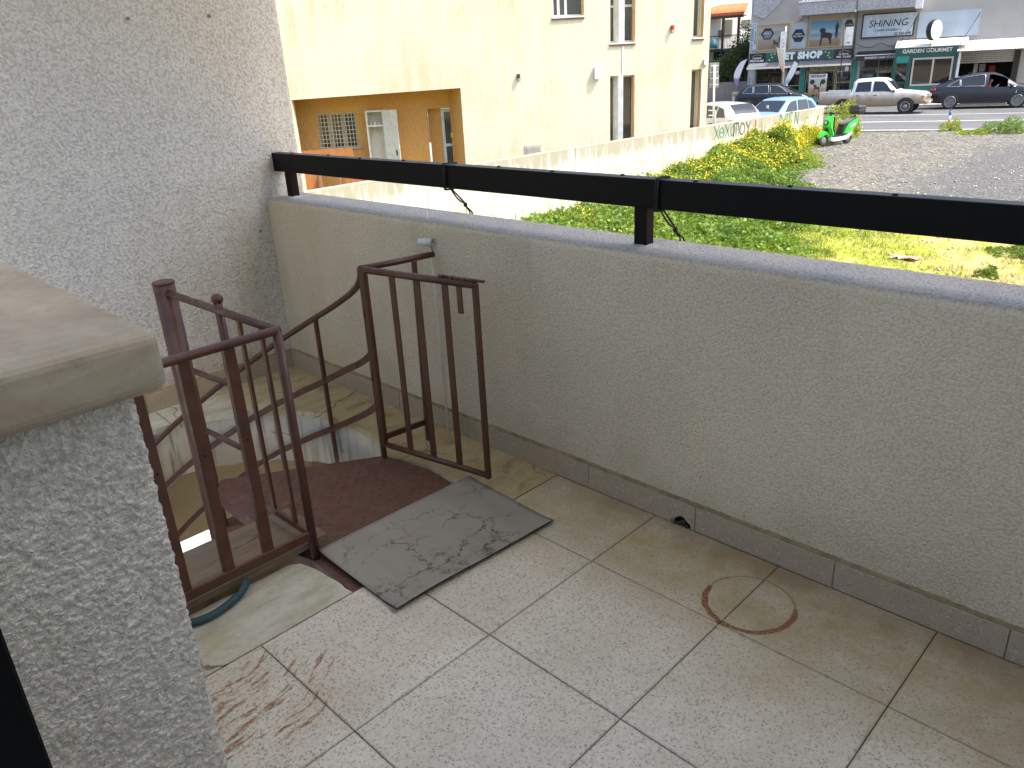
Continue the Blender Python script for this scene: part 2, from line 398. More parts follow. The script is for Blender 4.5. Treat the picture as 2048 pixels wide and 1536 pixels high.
def railmat():
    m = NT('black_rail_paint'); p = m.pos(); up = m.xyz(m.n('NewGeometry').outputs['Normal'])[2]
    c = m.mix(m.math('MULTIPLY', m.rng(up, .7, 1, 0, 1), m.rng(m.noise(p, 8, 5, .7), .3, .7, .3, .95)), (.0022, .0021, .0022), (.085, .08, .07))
    c = m.mix(m.rng(m.noise(p, 60, 3, .7), .70, .74, 0, .5), c, (.02, .018, .016)); m.col(c).rough(.5); m.b.inputs['Specular IOR Level'].default_value = .16
    m.bump(m.noise(p, 90, 3), .08, .003); return m.m
M_blackrail = railmat()
M_railtop = M_blackrail
M_black = simple('black_frame', (.003, .003, .003), .6, spec=.1)
M_cap = None
def capmat():
    m = NT('beige_marble_cap'); p = m.pos()
    c = m.mix(m.rng(m.noise(m.map(p, (4, 4, 14)), 1, 5, .6, .5), .3, .7), (.24, .19, .125), (.43, .365, .265))
    c = m.mix(m.rng(m.noise(p, 28, 5, .75), .5, .68, 0, .5), c, (.20, .17, .125))
    c = m.mix(m.math('MULTIPLY', m.rng(m.vor(p, 30), .12, .05), m.rng(m.noise(p, 9, 2), .5, .6)), c, (.13, .10, .08))
    m.col(c).rough(m.rng(m.noise(p, 25, 3), .3, .7, .35, .6)); m.bump(m.noise(p, 120, 3), .08, .003); return m.m
M_cap = capmat()
def rimmat():
    m = NT('whitewashed_rim'); p = m.pos(); z = m.xyz(p)[2]
    c = m.mix(m.rng(m.noise(p, 5, 5, .6), .3, .7), (.40, .40, .34), (.56, .56, .50))
    c = m.mix(m.rng(m.noise(m.map(p, (34, 34, 2.2)), 1, 4, .6), .52, .68, 0, .75), c, (.15, .145, .11))
    cr = m.vor(m.n('VectorMath', {0: p, 1: m.n('VectorMath', {0: m.noise(p, 16, 4, out=1), 1: (.06, .06, .06)}, operation='MULTIPLY').outputs[0]}, operation='ADD').outputs[0], 3.4, 'DISTANCE_TO_EDGE')
    c = m.mix(m.math('MULTIPLY', m.rng(cr, .012, .003), m.rng(m.noise(p, 4, 2), .47, .6)), c, (.05, .04, .03))
    m.col(c).rough(.8); m.bump(m.noise(p, 45, 4), .35, .006); return m.m
M_rim = rimmat()
M_beige = simple('beige_lower_wall', (.21, .18, .115), .85, var=.12, bump=.2, bs=90)
M_grout = simple('grey_grout', (.05, .045, .035), .9)
M_ledge = simple('stained_cement_bed', (.24, .19, .10), .9, var=.3, vs=25, bump=.3)
M_white = simple('white_paint', (.72, .72, .70), .5)
M_whitemet = simple('white_metal', (.62, .63, .60), .4, var=.1)
M_ceiling = simple('ceiling_plaster', (.75, .75, .73), .9)
M_concrete = simple('concrete', (.33, .32, .29), .9, var=.15, vs=3, bump=.2)
M_hose = simple('teal_hose', (.018, .06, .075), .5, bump=.3, bs=400)
M_cord = simple('black_cord', (.010, .009, .010), .8)
M_petal = simple('pale_scrap', (.75, .72, .66), .8)

# ================================================================== BALCONY
ZT = .868      # parapet top
XL = -3.53     # face of the end wall
YP = 1.87      # inner face of the parapet
def frange(a, b, st_):
    n = max(1, int(round((b-a)/st_))); return [a+(b-a)*i/n for i in range(n+1)]
def arc2(cx, cy, r, a0, a1, n): return [(cx+r*cos(radians(a0+(a1-a0)*i/n)), cy+r*sin(radians(a0+(a1-a0)*i/n))) for i in range(n+1)]
def densify(poly, steps):
    out = []
    for (p, q), s_ in zip(zip(poly, poly[1:]), steps):
        L = math.hypot(q[0]-p[0], q[1]-p[1]); n = max(1, int(round(L/s_)))
        out += [(p[0]+(q[0]-p[0])*i/n, p[1]+(q[1]-p[1])*i/n) for i in range(n)]
    return out+[poly[-1]]
# parapet wall: closed profile in (y,z) carried along x
prof = densify([(YP, -.3), (YP, .07), (YP, ZT-.02)], [.12, .0065])
prof += arc2(YP+.02, ZT-.02, .02, 180, 90, 5)[1:]
prof += densify([(YP+.02, ZT), (2.055, ZT+.004)], [.008])[1:]
prof += arc2(2.055, ZT-.016, .02, 90, 0, 4)[1:]
prof += densify([(2.075, ZT-.02), (2.075, -.3)], [.3])[1:]
xs = frange(XL, -.05, .0065) + frange(-.05, 3.6, .12)[1:]
rows = [[(x, y, z) for y, z in prof] for x in xs]
V, F = grid_loft(rows, True)
par = thing('parapet_wall', 'cream roughcast balcony parapet under the black rail', 'wall', (0, YP+.1, 0))
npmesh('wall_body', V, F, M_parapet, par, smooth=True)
# end wall (left)
prof = [(XL-.2, -.9), (XL, -.9)]+densify([(XL, -.9), (XL, .45), (XL, 2.068)], [.4, .007])[1:]
prof += arc2(XL-.015, 2.068, .015, 0, 90, 3)[1:] + [(XL-.08, 2.083), (XL-.2, 2.083)]
zs = [-.3, 0]+frange(.0, 1.95, .007)[1:]+frange(1.95, 2.75, .2)[1:]
rows = [[(x, y, z) for x, y in prof] for z in zs]
V, F = grid_loft(rows, True)
endw = thing('end_wall', 'tall pale grey roughcast wall closing the far end of the balcony', 'wall', (XL-.1, 0, 0))
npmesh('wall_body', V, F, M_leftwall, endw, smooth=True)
m_ = MB()
for (yy, zz) in (((onx(255, 37, XL).y, onx(255, 37, XL).z)), ((onx(418, 32, XL).y, onx(418, 32, XL).z)), (onx(520, 462, XL).y, onx(520, 462, XL).z)):
    m_.tube([(XL, yy, zz), (XL+.008, yy, zz)], .007, 6)
m_.build('plugged_fixing_hole', simple('old_filler', (.20, .17, .12), .9), endw)

# low foreground wall with a marble cap
PX = -1.17
cap_top = 1.4+ray(300, 656).z*(1.14/1.011)
cap_bot = cap_top-.095
low = thing('low_wall', 'low roughcast wall with a thick beige marble cap, close in the left foreground', 'wall', (-1.5, .1, 0))
Y1 = .352
prof = [(-2.0, -.6), (-1.3, -.6)]+densify([(PX+.0, -.6), (PX, -.15), (PX, Y1-.012)], [.1, .0035])
prof += arc2(PX-.012, Y1-.012, .012, 0, 90, 4)[1:] + densify([(PX-.012, Y1), (PX-.12, Y1), (-2.0, Y1)], [.006, .1])[1:]
zs = frange(0, .2, .05)+frange(.2, cap_bot, .0035)[1:]
rows = [[(x, y, z) for x, y in prof] for z in zs]
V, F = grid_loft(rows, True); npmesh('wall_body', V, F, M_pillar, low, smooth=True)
m_ = MB(); m_.box((-2.05, -.65, cap_bot), (-1.125, .392, cap_top), .019, seg=4)
for f in m_.bm.faces: f.smooth = False
m_.build('marble_cap', M_cap, low)

# dark post at the lower left corner of the view
m_ = MB(); m_.box((-.82, -.3, 0), (-.78, .066, .93), .003)
tag(m_.build('door_frame', M_black), 'black door frame edge at the lower left corner beside the low wall', 'door frame')

# floor structure with stairwell hole -------------------------------------------------
KX, KY, KR = -2.68, .985, .655
floor = thing('balcony_floor', 'terrazzo and marble balcony floor around the stair opening', 'floor', (0, 0, 0))
del floor['label']; del floor['category']; floor['kind'] = 'structure'
P = .434; X0 = -1.684
m_ = MB(); m_.box((X0+.004, -3.2, -.12), (3.6, YP, -.007)); m_.build('grout_bed', M_grout, floor, kind='structure')
def tilemesh(w, h):
    b = MB(); b.box((0, 0, -.03), (w, h, 0), .0012); bmesh.ops.recalc_face_normals(b.bm, faces=b.bm.faces)
    me = bpy.data.meshes.new('tile'); b.bm.to_mesh(me); b.bm.free(); me.materials.append(M_tile); return me
full = tilemesh(P-.0024, P-.0024); cut = tilemesh(P-.0024, YP-.0085-1.5285)
for i in range(9):
    x0 = X0+i*P
    for j in range(-4, 4):
        y0 = .2245+j*P if j < 3 else 1.5265
        y0 = .2245+j*P
        me = cut if j == 3 else full
        o = link('tile', me, None, floor); o.location = (x0+.0011, y0+.0011, random.uniform(-.0007, .0004)); o.rotation_euler = (random.uniform(-.001, .001), random.uniform(-.001, .001), 0)
# marble slabs around the hole
def slab(poly, nm='marble_slab'):
    b = MB(); b.prism(poly, -.028, 0); return b.build(nm, M_slab, floor)
def jag(pts, amp=.004):
    out = []
    for (a, b_) in zip(pts, pts[1:]):
        L = math.hypot(b_[0]-a[0], b_[1]-a[1]); n = max(1, int(L/.025))
        for i in range(n):
            t = i/n; out.append((a[0]+(b_[0]-a[0])*t+(random.uniform(-amp, amp) if i else 0), a[1]+(b_[1]-a[1])*t+(random.uniform(-amp, amp) if i else 0)))
    return out+[pts[-1]]
def circ(a0, a1, n=26, r=KR): return arc2(KX, KY, r, a0, a1, n)
XE = X0-.003
# near slab, beside hose
slab([(XE, -.6), (XE, .955)]+jag([(XE, .955), (-1.80, .950), (-1.87, .945), (-1.93, .93), (-1.965, .89)])[1:]+jag([(-1.965, .89), (-2.06, .80), (-2.10, .55), (-2.10, .33)])[1:]+[(-2.10, -.6)])
# right far slab, between the landing and the parapet
slab([(XE, 1.585)]+jag([(XE, 1.585), (-1.85, 1.592), (-1.96, 1.578), (-2.12, 1.60), (-2.24, 1.575), (-2.30, 1.553)])[1:]+circ(56, 72, 8)[1:]+[(-2.47, YP), (XE, YP)])
slab([(-2.474, YP)]+circ(72, 112, 16)+[(-2.95, YP)])
slab([(-2.954, YP)]+circ(112, 168, 24)+[(XL, 1.13), (XL, YP)])
slab([(XL, 1.126)]+circ(168.5, 270, 30)+[(-2.68, -.6), (XL, -.6)])
slab([(-2.676, -.6)]+circ(270, 330, 14)+[(-2.103, .33), (-2.103, -.6)])
# concrete rim under the slabs
b = MB(); n = 64; ringT = []; ringB = []; a_in = [radians(56+ (338-56)*i/n) for i in range(n+1)]
for a in a_in:
    r_ = KR+.006+random.uniform(-.002, .002)
    ringT.append(b.bm.verts.new((KX+r_*cos(a), KY+r_*sin(a), -.028))); ringB.append(b.bm.verts.new((KX+r_*cos(a), KY+r_*sin(a), -.262+random.uniform(-.004, .004))))
for i in range(n):
    f = b.bm.faces.new((ringT[i], ringT[i+1], ringB[i+1], ringB[i])); f.smooth = True
ext = [b.bm.verts.new((v.co.x+.25*cos(a), v.co.y+.25*sin(a), v.co.z)) for v, a in zip(ringB, a_in)]
for i in range(n): b.bm.faces.new((ringB[i], ringB[i+1], ext[i+1], ext[i]))
b.build('stair_opening_rim', M_rim, floor, kind='structure')
b = MB()
b.prism([(XL, -.6), (XL, YP)]+[(KX, YP)]+circ(90, 270, 40, KR+.02)+[(KX, -.6)], -.262, -.030)
b.prism([(KX, -.6)]+circ(270, 340, 20, KR+.02)+[(XE, .74), (XE, -.6)], -.262, -.030)
b.prism([(KX, YP)]+circ(90, 56, 10, KR+.02)+[(XE, 1.60), (XE, YP)], -.262, -.030)
b.build('concrete_slab', M_concrete, floor, kind='structure')
# lower beam and wall below the balcony
m_ = MB(); m_.box((XL-.2, -3.2, -.71), (XL-.01, 2.07, -.3))
m_.box((XL-.02, YP+.01, -.62), (3.6, 2.06, -.3))
tag(m_.build('lower_wall', M_beige), 'beige lower beam seen down through the stair opening', 'beam')

# skirting on the parapet and on the end wall
def gp_x(px, py): return ony(px, py, YP).x
joints = [XL, -3.05, -2.62, -2.17, gp_x(1180, 955), gp_x(1392, 1050), gp_x(1667, 1165), gp_x(2015, 1290), .35, .8]
SK_T = .088
DX = -1.152
for a, b_ in zip(joints, joints[1:]):
    m_ = MB(); a2, b2 = a+.0012, b_-.0012
    if a2 < DX < b2:
        notch = [(DX+.036*cos(t)*(1+.12*sin(5*t)), .034*sin(t)*(1+.1*cos(4*t))) for t in [pi*k/12 for k in range(13)]]
        poly = [(a2, 0.0005), (a2, SK_T), (b2, SK_T), (b2, .0005)]+[(x, max(z, .0005)) for x, z in notch]
        m_.prism(poly, YP-.0085, YP-.001, 'xz')
    else: m_.box((a2, YP-.0085, .0005), (b2, YP-.001, SK_T), .001)
    m_.build('skirting_tile', M_skirt, par)
m_ = MB(); m_.prism([(DX+.03*cos(t), .028*sin(t)+.001) for t in [pi*k/12 for k in range(13)]], YP-.0035, YP-.002, 'xz')
m_.build('drain_hole_dark', M_black, par)  # black disc in the notch stands for the dark of the hole
m_ = MB()
for k in range(7): m_.blob((DX+random.uniform(-.025, .02), YP-.008, random.uniform(.002, .022)), (.009, .006, .006), 1)
m_.build('drain_debris', simple('dark_debris', (.03, .03, .02), .9), par)
yj = [-.6, -.2, .22, .66, 1.10, 1.50, YP-.009]
for a, b_ in zip(yj, yj[1:]):
    m_ = MB(); m_.box((XL+.001, a+.001, .0005), (XL+.0085, b_-.001, SK_T), .001); m_.build('skirting_tile', M_skirt, endw)
m_ = MB()   # cement bed on top of the skirting, uneven
pts = frange(XL+.01, .9, .02)
rw = [[(x, YP-.0075+random.uniform(-.001, .001), SK_T-.001), (x, YP-.006, SK_T+.007+random.uniform(-.002, .003)), (x, YP+.004, SK_T+.016)] for x in pts]
V, F = grid_loft(rw); npmesh('cement_bed', V, F, M_ledge, par, smooth=True); m_.bm.free()
rw = [[(XL+.0075, y, SK_T-.001), (XL+.006, y, SK_T+.006+random.uniform(-.002, .002)), (XL-.004, y, SK_T+.014)] for y in frange(.3, 1.86, .02)]
V, F = grid_loft(rw); npmesh('cement_bed', V, F, M_ledge, endw, smooth=True)

# unseen ceiling with edges set for light, added sun-blocking wall, room wall
m_ = MB(); m_.box((XL-.2, .85, 2.75), (1.8, 2.47, 2.95)); m_.build('ceiling_slab', M_ceiling, kind='structure')
m_ = MB(); m_.box((1.6, -6, -.3), (1.8, 2.68, 8.0)); tag(m_.build('sun_block_wall', M_ceiling), 'tall white wall added out of view to block the sun', 'wall')
m_ = MB(); m_.box((-.1, -1.6, -.12), (1.59, -1.4, 2.3)); tag(m_.build('room_wall', simple('room_wall_paint', (.5, .49, .46), .9)), 'plain house wall on the room side of the balcony', 'wall')

# ---- black rail
rail = thing('balcony_rail', 'black square steel rail on short posts along the parapet', 'railing', (-1.4, 1.957, ZT))
ZR0, ZR1 = .989, 1.0745
m_ = MB(); m_.box((XL-.02, 1.932, ZR0), (3.6, 1.982, ZR1), .003, seg=2); m_.build('top_rail', M_blackrail, rail)
for px_ in (-3.424, -1.382, .66, 2.7):
    m_ = MB(); m_.box((px_-.023, 1.937, ZT-.02), (px_+.023, 1.977, ZR0+.001), .002); m_.build('post', M_blackrail, rail)
    m_ = MB()
    vv = []
    c0 = m_.bm.verts.new((px_, 1.957, ZT+.016))
    for k in range(14):
        a = 2*pi*k/14; r_ = random.uniform(.05, .062); vv.append(m_.bm.verts.new((px_+r_*cos(a), 1.957+r_*sin(a)*.8, ZT+.001)))
    for k in range(14): m_.bm.faces.new((c0, vv[k], vv[(k+1) % 14])).smooth = True
    m_.build('mortar_patch', simple('post_mortar', (.42, .41, .38), .9, bump=.4, bs=120), rail)
for k in range(14):
    x = XL+.17+k*.27
    m_ = MB(); m_.lathe([(.007, 0), (.007, .003), (.004, .005)], (x, 1.945+.02*(k % 2), ZR1-.0005), n=8); m_.build('screw', M_blackrail, rail)
def cord(x, label, dx, n=2):
    dx = dx-x
    t = thing('cord', label, 'cord', (x, 1.957, ZR1))
    for q in range(2):
        o_ = x+q*.007
        loop = [(o_, 1.926, ZR0-.004), (o_+.002, 1.926, ZR1+.003), (o_+.004, 1.957, ZR1+.006), (o_, 1.988, ZR1+.003), (o_-.003, 1.988, ZR0-.004), (o_, 1.957, ZR0-.007), (o_, 1.926, ZR0-.004)]
        m_ = MB(); m_.tube(loop, .0032, 6); m_.build('loop', M_cord, t)
    kx = x+dx
    for q, (sx, kk) in enumerate(((0, 0), (dx*.78, .008))):
        p0 = Vector((x+sx, 1.955+.03*q, ZR0-.004)); p1 = Vector((kx, 2.07, ZT+.04))
        pts = [p0.lerp(p1, i/8)+Vector((0, 0, -.012*sin(pi*i/8)*(1-q))) for i in range(9)]
        m_ = MB(); m_.tube(pts, .0032, 6); m_.build('hanging_string', M_cord, t)
    m_ = MB(); m_.blob((kx, 2.07, ZT+.035), (.009, .008, .010), 2); m_.build('knot', M_cord, t)
    for q in range(2):
        m_ = MB(); m_.tube([(kx, 2.07, ZT+.03), (kx+.012+.012*q, 2.078, ZT+.01), (kx+.016+.02*q, 2.085, ZT-.03)], .003, 6); m_.build('string_end', M_cord, t)
cord(ony(889, 345, 1.932).x, 'dark cord knotted round the rail, left of the middle post', ony(932, 424, 2.07).x)
cord(ony(1313, 375, 1.932).x, 'dark cord knotted round the rail just right of the middle post', ony(1350, 482, 2.07).x)

# ================================================================== SPIRAL STAIR
stair = thing('spiral_staircase', 'brown painted steel spiral staircase with landing, guard panels and open gate', 'staircase', (KX, KY, -2.4))
P1 = (-1.93, .985); P2 = (-2.312, 1.541); HT = .751; HB = .08
m_ = MB(); m_.tube([(KX, KY, -2.4), (KX, KY, .772)], .036, 20); m_.build('column', M_brown, stair)
m_ = MB(); m_.lathe([(.037, .772), (.0375, .778), (.034, .780)], (KX, KY, 0), n=20); m_.build('column_cap', M_brown, stair)
# landing plate with raised tread pattern
_a, _b = onz(433, 985, -.012), onz(508, 1040, -.012)
LP = [(-2.66, 1.03), (P2[0]-.01, P2[1]+.02), (-2.05, 1.60), (-1.70, 1.60), (-1.687, 1.0), (-1.69, .966), (-1.93, .972), (-2.1, .93), (_b.x, _b.y), (_a.x, _a.y)]
m_ = MB(); m_.prism(LP, -.016, -.009); land = m_.build('landing_plate', M_plate, stair)
m_ = MB()
edge = [(-2.66, 1.03), (_a.x, _a.y), (_b.x, _b.y), (-2.1, .93), (-1.93, .972), (-1.69, .966)]
for a, b_ in zip(edge, edge[1:]): m_.bar((*a, -.036), (*b_, -.036), .006, .055)
a, b_ = LP[0], LP[1]; m_.bar((*a, -.036), (*b_, -.036), .006, .055)
m_.build('landing_edge', M_plate, land)
def inside(p, poly):
    c = False; n = len(poly)
    for i in range(n):
        x1, y1 = poly[i]; x2, y2 = poly[(i+1) % n]
        if (y1 > p[1]) != (y2 > p[1]) and p[0] < (x2-x1)*(p[1]-y1)/(y2-y1)+x1: c = not c
    return c
m_ = MB(); sp = .036; k = 0
for i in range(-4, 40):
    for j in range(-30, 40):
        u, v = i*sp, j*sp
        x = -2.7+(u+v)*.7071; y = 1.2+(u-v)*.7071
        if not inside((x, y), LP) or not inside((x+.015, y), LP) or not inside((x-.02, y), LP): continue
        a = radians(12) if (i+j) % 2 else radians(102)
        L, Wd, H = .013, .0042, .0022
        d = Vector((cos(a), sin(a), 0)); s_ = Vector((-sin(a), cos(a), 0)); c = Vector((x, y, -.0089))
        q = [m_.bm.verts.new(c+v_) for v_ in (d*L, s_*Wd, -d*L, -s_*Wd)]
        q2 = [m_.bm.verts.new(c+v_*.6+Vector((0, 0, H))) for v_ in (d*L, s_*Wd, -d*L, -s_*Wd)]
        m_.bm.faces.new(q2)
        for z_ in range(4): m_.bm.faces.new((q[z_], q[(z_+1) % 4], q2[(z_+1) % 4], q2[z_]))
m_.build('raised_tread_pattern', M_plate, land, kind='stuff')
m_ = MB(); m_.prism([(-1.835, 1.29), (-1.823, 1.302), (-1.812, 1.296), (-1.815, 1.281), (-1.826, 1.284)], -.008, -.003)
# treads
for i in range(9):
    a0 = radians(58+i*29); a1 = radians(58+(i+1)*29+4); z = -.19*(i+1)-.01
    m_t = MB(); poly = [(KX+.03*cos((a0+a1)/2-1.2), KY+.03*sin((a0+a1)/2-1.2))]+[(KX+.61*cos(a0+(a1-a0)*k/6), KY+.61*sin(a0+(a1-a0)*k/6)) for k in range(7)]+[(KX+.03*cos((a0+a1)/2+1.2), KY+.03*sin((a0+a1)/2+1.2))]
    m_t.prism(poly, z-.03, z); m_t.build('tread', M_plate, stair)
tag(m_.build('paper_scrap', M_petal), 'tiny pale scrap on the brown landing plate', 'scrap')
# helper for curved rails
def interp(tab, a):
    for (a0, z0), (a1, z1) in zip(tab, tab[1:]):
        if a <= a1: return z0+(z1-z0)*(a-a0)/(a1-a0)
    return tab[-1][1]
def smooth_tab(tab, a):
    g_ = lambda q: tab[0][1]+(tab[0][0]-q)*(tab[0][1]-tab[1][1])/(tab[1][0]-tab[0][0]) if q < tab[0][0] else interp(tab, q)
    return (g_(a-7)+g_(a-3.5)+g_(a)+g_(a+3.5)+g_(a+7))/5
top = [(56.4, .757), (62, .70), (68, .655), (75.5, .61), (90, .525), (101.7, .46), (122, .33), (147.5, .145), (172, -.03), (185, -.12), (260, -.70)]
mid = [(56.4, .45), (70, .35), (85, .27), (103, .165), (133, 0), (160, -.17), (185, -.33), (260, -.88)]
lowr = [(56.4, .235), (75, .10), (95, -.02), (133, -.23), (149, -.34), (169, -.48), (185, -.60), (260, -1.1)]
RH = .665
def helix(tab, name, sq=None, r=.0125):
    pts = []
    for i in range(70):
        a = 56.4+(250-56.4)*(i/69)**1.15; e_ = max(0, (92-a)/35.6); rr = .632+.034*e_*e_*(3-2*e_)
        pts.append((KX+rr*cos(radians(a)), KY+rr*sin(radians(a)), smooth_tab(tab, a)))
    m_ = MB()
    if sq: m_.tube(pts, 0, sq=sq)
    else: m_.tube(pts, r, 10)
    return m_.build(name, M_brown, stair)
helix(top, 'handrail'); helix(mid, 'lower_rail', (.008, .026)); helix(lowr, 'lower_rail', (.008, .026))
for a in (100.5, 200, 235):
    x, y = KX+.634*cos(radians(a)), KY+.634*sin(radians(a))
    m_ = MB(); m_.bar((x, y, interp(top, a)-.005), (x, y, interp(top, a)-.74), .016, .016, up=(1, 0, 0), bevel=.001); m_.build('baluster', M_brown, stair)
# guard panel from the column to the corner post
gb = thing  # keep name short
m_ = MB(); m_.tube([(KX+.03, KY-.002, HT-.008), (P1[0], P1[1], HT)], .0125, 12); m_.build('top_rail', M_brown, stair)
m_ = MB(); m_.tube([(-2.278, KY, -.01), (-2.278, KY, HT+.028)], .0145, 6); m_.lathe([(.0145, 0), (.018, .008), (.018, .018), (.010, .028)], (-2.278, KY, HT+.02), n=6); m_.build('post', M_brown, stair)
for x in (-2.15, -2.02):
    m_ = MB(); m_.bar((x, .982, HB-.005), (x, .982, HT-.003), .018, .010, up=(0, 1, 0), bevel=.001); m_.build('baluster', M_brown, stair)
m_ = MB(); m_.bar((-2.278, .982, HB+.0), (P1[0], .984, HB-.003), .012, .024, bevel=.001); m_.build('bottom_rail', M_brown, stair)
def zpx(x, y, X, Y):
    d = ray(x, y); t = (X*d.x+Y*d.y)/(d.x*d.x+d.y*d.y); return CAM.z+t*d.z
for (a, b_) in (((378, 735), (455, 772)), ((405, 852), (482, 902))):
    m_ = MB(); m_.tube([(KX+.03, KY, zpx(*a, KX+.03, KY)), (-2.29, KY, zpx(*b_, -2.29, KY))], .010, 8); m_.build('brace', M_brown, stair)
# guard panel from the corner post towards the viewer
m_ = MB(); m_.tube([(P1[0], P1[1], -.01), (P1[0], P1[1], HT+.004)], .0135, 12); m_.build('corner_post', M_brown, stair)
m_ = MB(); m_.tube([(P1[0], P1[1]+.008, HT), (P1[0], -.45, HT)], .0130, 12); m_.build('top_rail', M_brown, stair)
m_ = MB(); m_.bar((P1[0], P1[1], HB), (P1[0], -.45, HB), .012, .030, bevel=.001); m_.build('bottom_rail', M_brown, stair)
for y in (.842, .716, .586, .456, .32, .19):
    m_ = MB()
    m_.bar((P1[0]-.004, y, HB+.0), (P1[0]-.004, y, HT-.006), .030, .005, up=(1, 0, 0), bevel=.0008)
    m_.bar((P1[0]-.014, y-.013, HB+.0), (P1[0]-.014, y-.013, HT-.006), .005, .020, up=(1, 0, 0))
    m_.build('baluster', M_brown, stair)
    m_ = MB(); m_.tube([(P1[0]-.001, y, HT*.62), (P1[0]+.0005, y, HT*.62)], .003, 6); m_.build('screw_hole', M_black, stair)
m_ = MB(); m_.box((-2.02, -.46, -.01), (-1.99, -.43, HT)); m_.build('post', M_brown, stair)
# hinge post and fixed panel to the parapet
m_ = MB(); m_.bar((P2[0], P2[1], -.012), (P2[0], P2[1], HT+.008), .018, .018, up=(0, 1, 0), bevel=.0015); m_.build('post', M_brown, stair)
m_ = MB(); m_.tube([(P2[0], P2[1], HT+.006), (P2[0]+.03, P2[1]+.14, HT+.006), (-2.262, 1.84, HT+.006)], .0115, 10); m_.build('top_rail', M_brown, stair)
m_ = MB(); m_.bar((P2[0], P2[1], HB), (-2.29, 1.765, HB), .010, .022); m_.build('bottom_rail', M_brown, stair)
m_ = MB(); m_.bar((-2.285, 1.745, -.0), (-2.262, 1.745, HT), .018, .014, up=(0, 1, 0), bevel=.001); m_.build('baluster', M_brown, stair)
# open gate
gate = MB(); G0 = Vector((P2[0]+.022, P2[1]-.004, 0)); G1 = Vector((-1.795, 1.62, 0)); gd = (G1-G0).normalized()
def GP(f, z): p = G0.lerp(G1, f); return (p.x, p.y, z)
GT, GB_ = .757, .062
gate.bar(GP(0, GB_-.01), GP(0, GT), .020, .020, up=gd, bevel=.002); gate_o = gate.build('gate', M_brown, stair)
for nm, a, b_, w_, h_ in (('gate_stile', GP(1, GB_-.012), GP(1, GT+.006), .018, .018), ):
    m_ = MB(); m_.bar(a, b_, w_, h_, up=gd, bevel=.002); m_.build(nm, M_brown, gate_o)
m_ = MB(); m_.tube([GP(0, GT), GP(1, GT)], .0125, 10); m_.build('gate_top_rail', M_brown, gate_o)
m_ = MB(); m_.tube([GP(0, GB_), GP(1, GB_)], .0115, 10); m_.build('gate_bottom_rail', M_brown, gate_o)
for f in (.27, .50, .745):
    m_ = MB(); m_.bar(GP(f, GB_), GP(f, GT), .006, .026, up=gd, bevel=.0008)
    p = Vector(GP(f, 0))-gd*.011; n_ = Vector((-gd.y, gd.x, 0))*.010
    m_.bar((p.x+n_.x, p.y+n_.y, GB_), (p.x+n_.x, p.y+n_.y, GT), .020, .005, up=gd); m_.build('gate_bar', M_brown, gate_o)
m_ = MB(); m_.bar(GP(.865, GT-.105), GP(.865, GT-.005), .006, .024, up=gd, bevel=.0025); m_.build('latch_plate', M_brown, gate_o)
m_ = MB(); m_.tube([GP(.70, GT+.0155), GP(1.075, GT+.0155)], .0055, 8)
for f in (.72, .8, .9): m_.bar(GP(f, GT+.014), GP(f+.02, GT+.014), .02, .012)
m_.build('bolt', M_brown, gate_o)
for z in (.35, .6):
    m_ = MB(); m_.tube([(P2[0]+.010, P2[1]-.014, z-.02), (P2[0]+.010, P2[1]-.014, z+.02)], .006, 8); m_.build('hinge', M_brown, gate_o)
# wire scrap at baluster base
# ---- mat
mat_ = [(-1.933, .998), (-1.509, .984), (-1.477, 1.607), (-1.914, 1.635)]
nu, nv = 26, 34; TH = .005
def matpt(u, v):
    a = Vector(mat_[0]).lerp(Vector(mat_[1]), u); b_ = Vector(mat_[3]).lerp(Vector(mat_[2]), u); p = a.lerp(b_, v)
    z = .004 + .012*max(0, (u-.80)/.2)**1.6*(.45+.55*sin(pi*min(1, v*1.1+.12))) + .0018*sin(v*9)*u + .006*max(0, (.1-u)/.1)
    return (p.x, p.y, z)
rw = []
for j in range(nv+1):
    topr = [matpt(i/nu, j/nv) for i in range(nu+1)]
    rw.append([(x, y, z+TH) for x, y, z in topr]+[(x, y, z) for x, y, z in topr[::-1]])
V, F = grid_loft(rw, True)
ends = []
n2 = 2*(nu+1)
mo = npmesh('floor_mat', V, F, M_mat)
bmx = bmesh.new(); bmx.from_mesh(mo.data); bmx.verts.ensure_lookup_table()
for j in (0, nv):
    for i in range(nu): bmx.faces.new([bmx.verts[j*n2+k] for k in (i, i+1, n2-2-i, n2-1-i)])
bmesh.ops.recalc_face_normals(bmx, faces=bmx.faces); bmx.to_mesh(mo.data); bmx.free()
mo.data.materials.append(simple('mat_rubber_back', (.012, .012, .013), .7))
for p in mo.data.polygons:
    if abs(p.normal.z) < .6 or p.normal.z < 0: p.material_index = 1
tag(mo, 'grey crackle patterned rubber mat lying across the stair landing', 'mat')
# ---- plywood boards over the opening
bd = thing('plywood_board', 'weathered plywood board lying over the stair opening beside the brown guard', 'board', (-2.1, .7, .0))
bq = [onz(356, 1107, .046), onz(425, 1079, .046), onz(575, 1016, .046), onz(669, 1077, .046)]
m_ = MB(); m_.prism([(bq[0].x, .30), (-1.948, .30), (-1.947, bq[3].y), (bq[2].x, bq[2].y), (bq[1].x, bq[1].y)], .024, .046); m_.build('top_sheet', M_ply, bd)
m_ = MB(); m_.prism([(-2.18, .28), (-1.953, .28), (-1.953, .93), (-2.17, .95)], .001, .021); m_.build('lower_sheet', M_plyedge, bd)
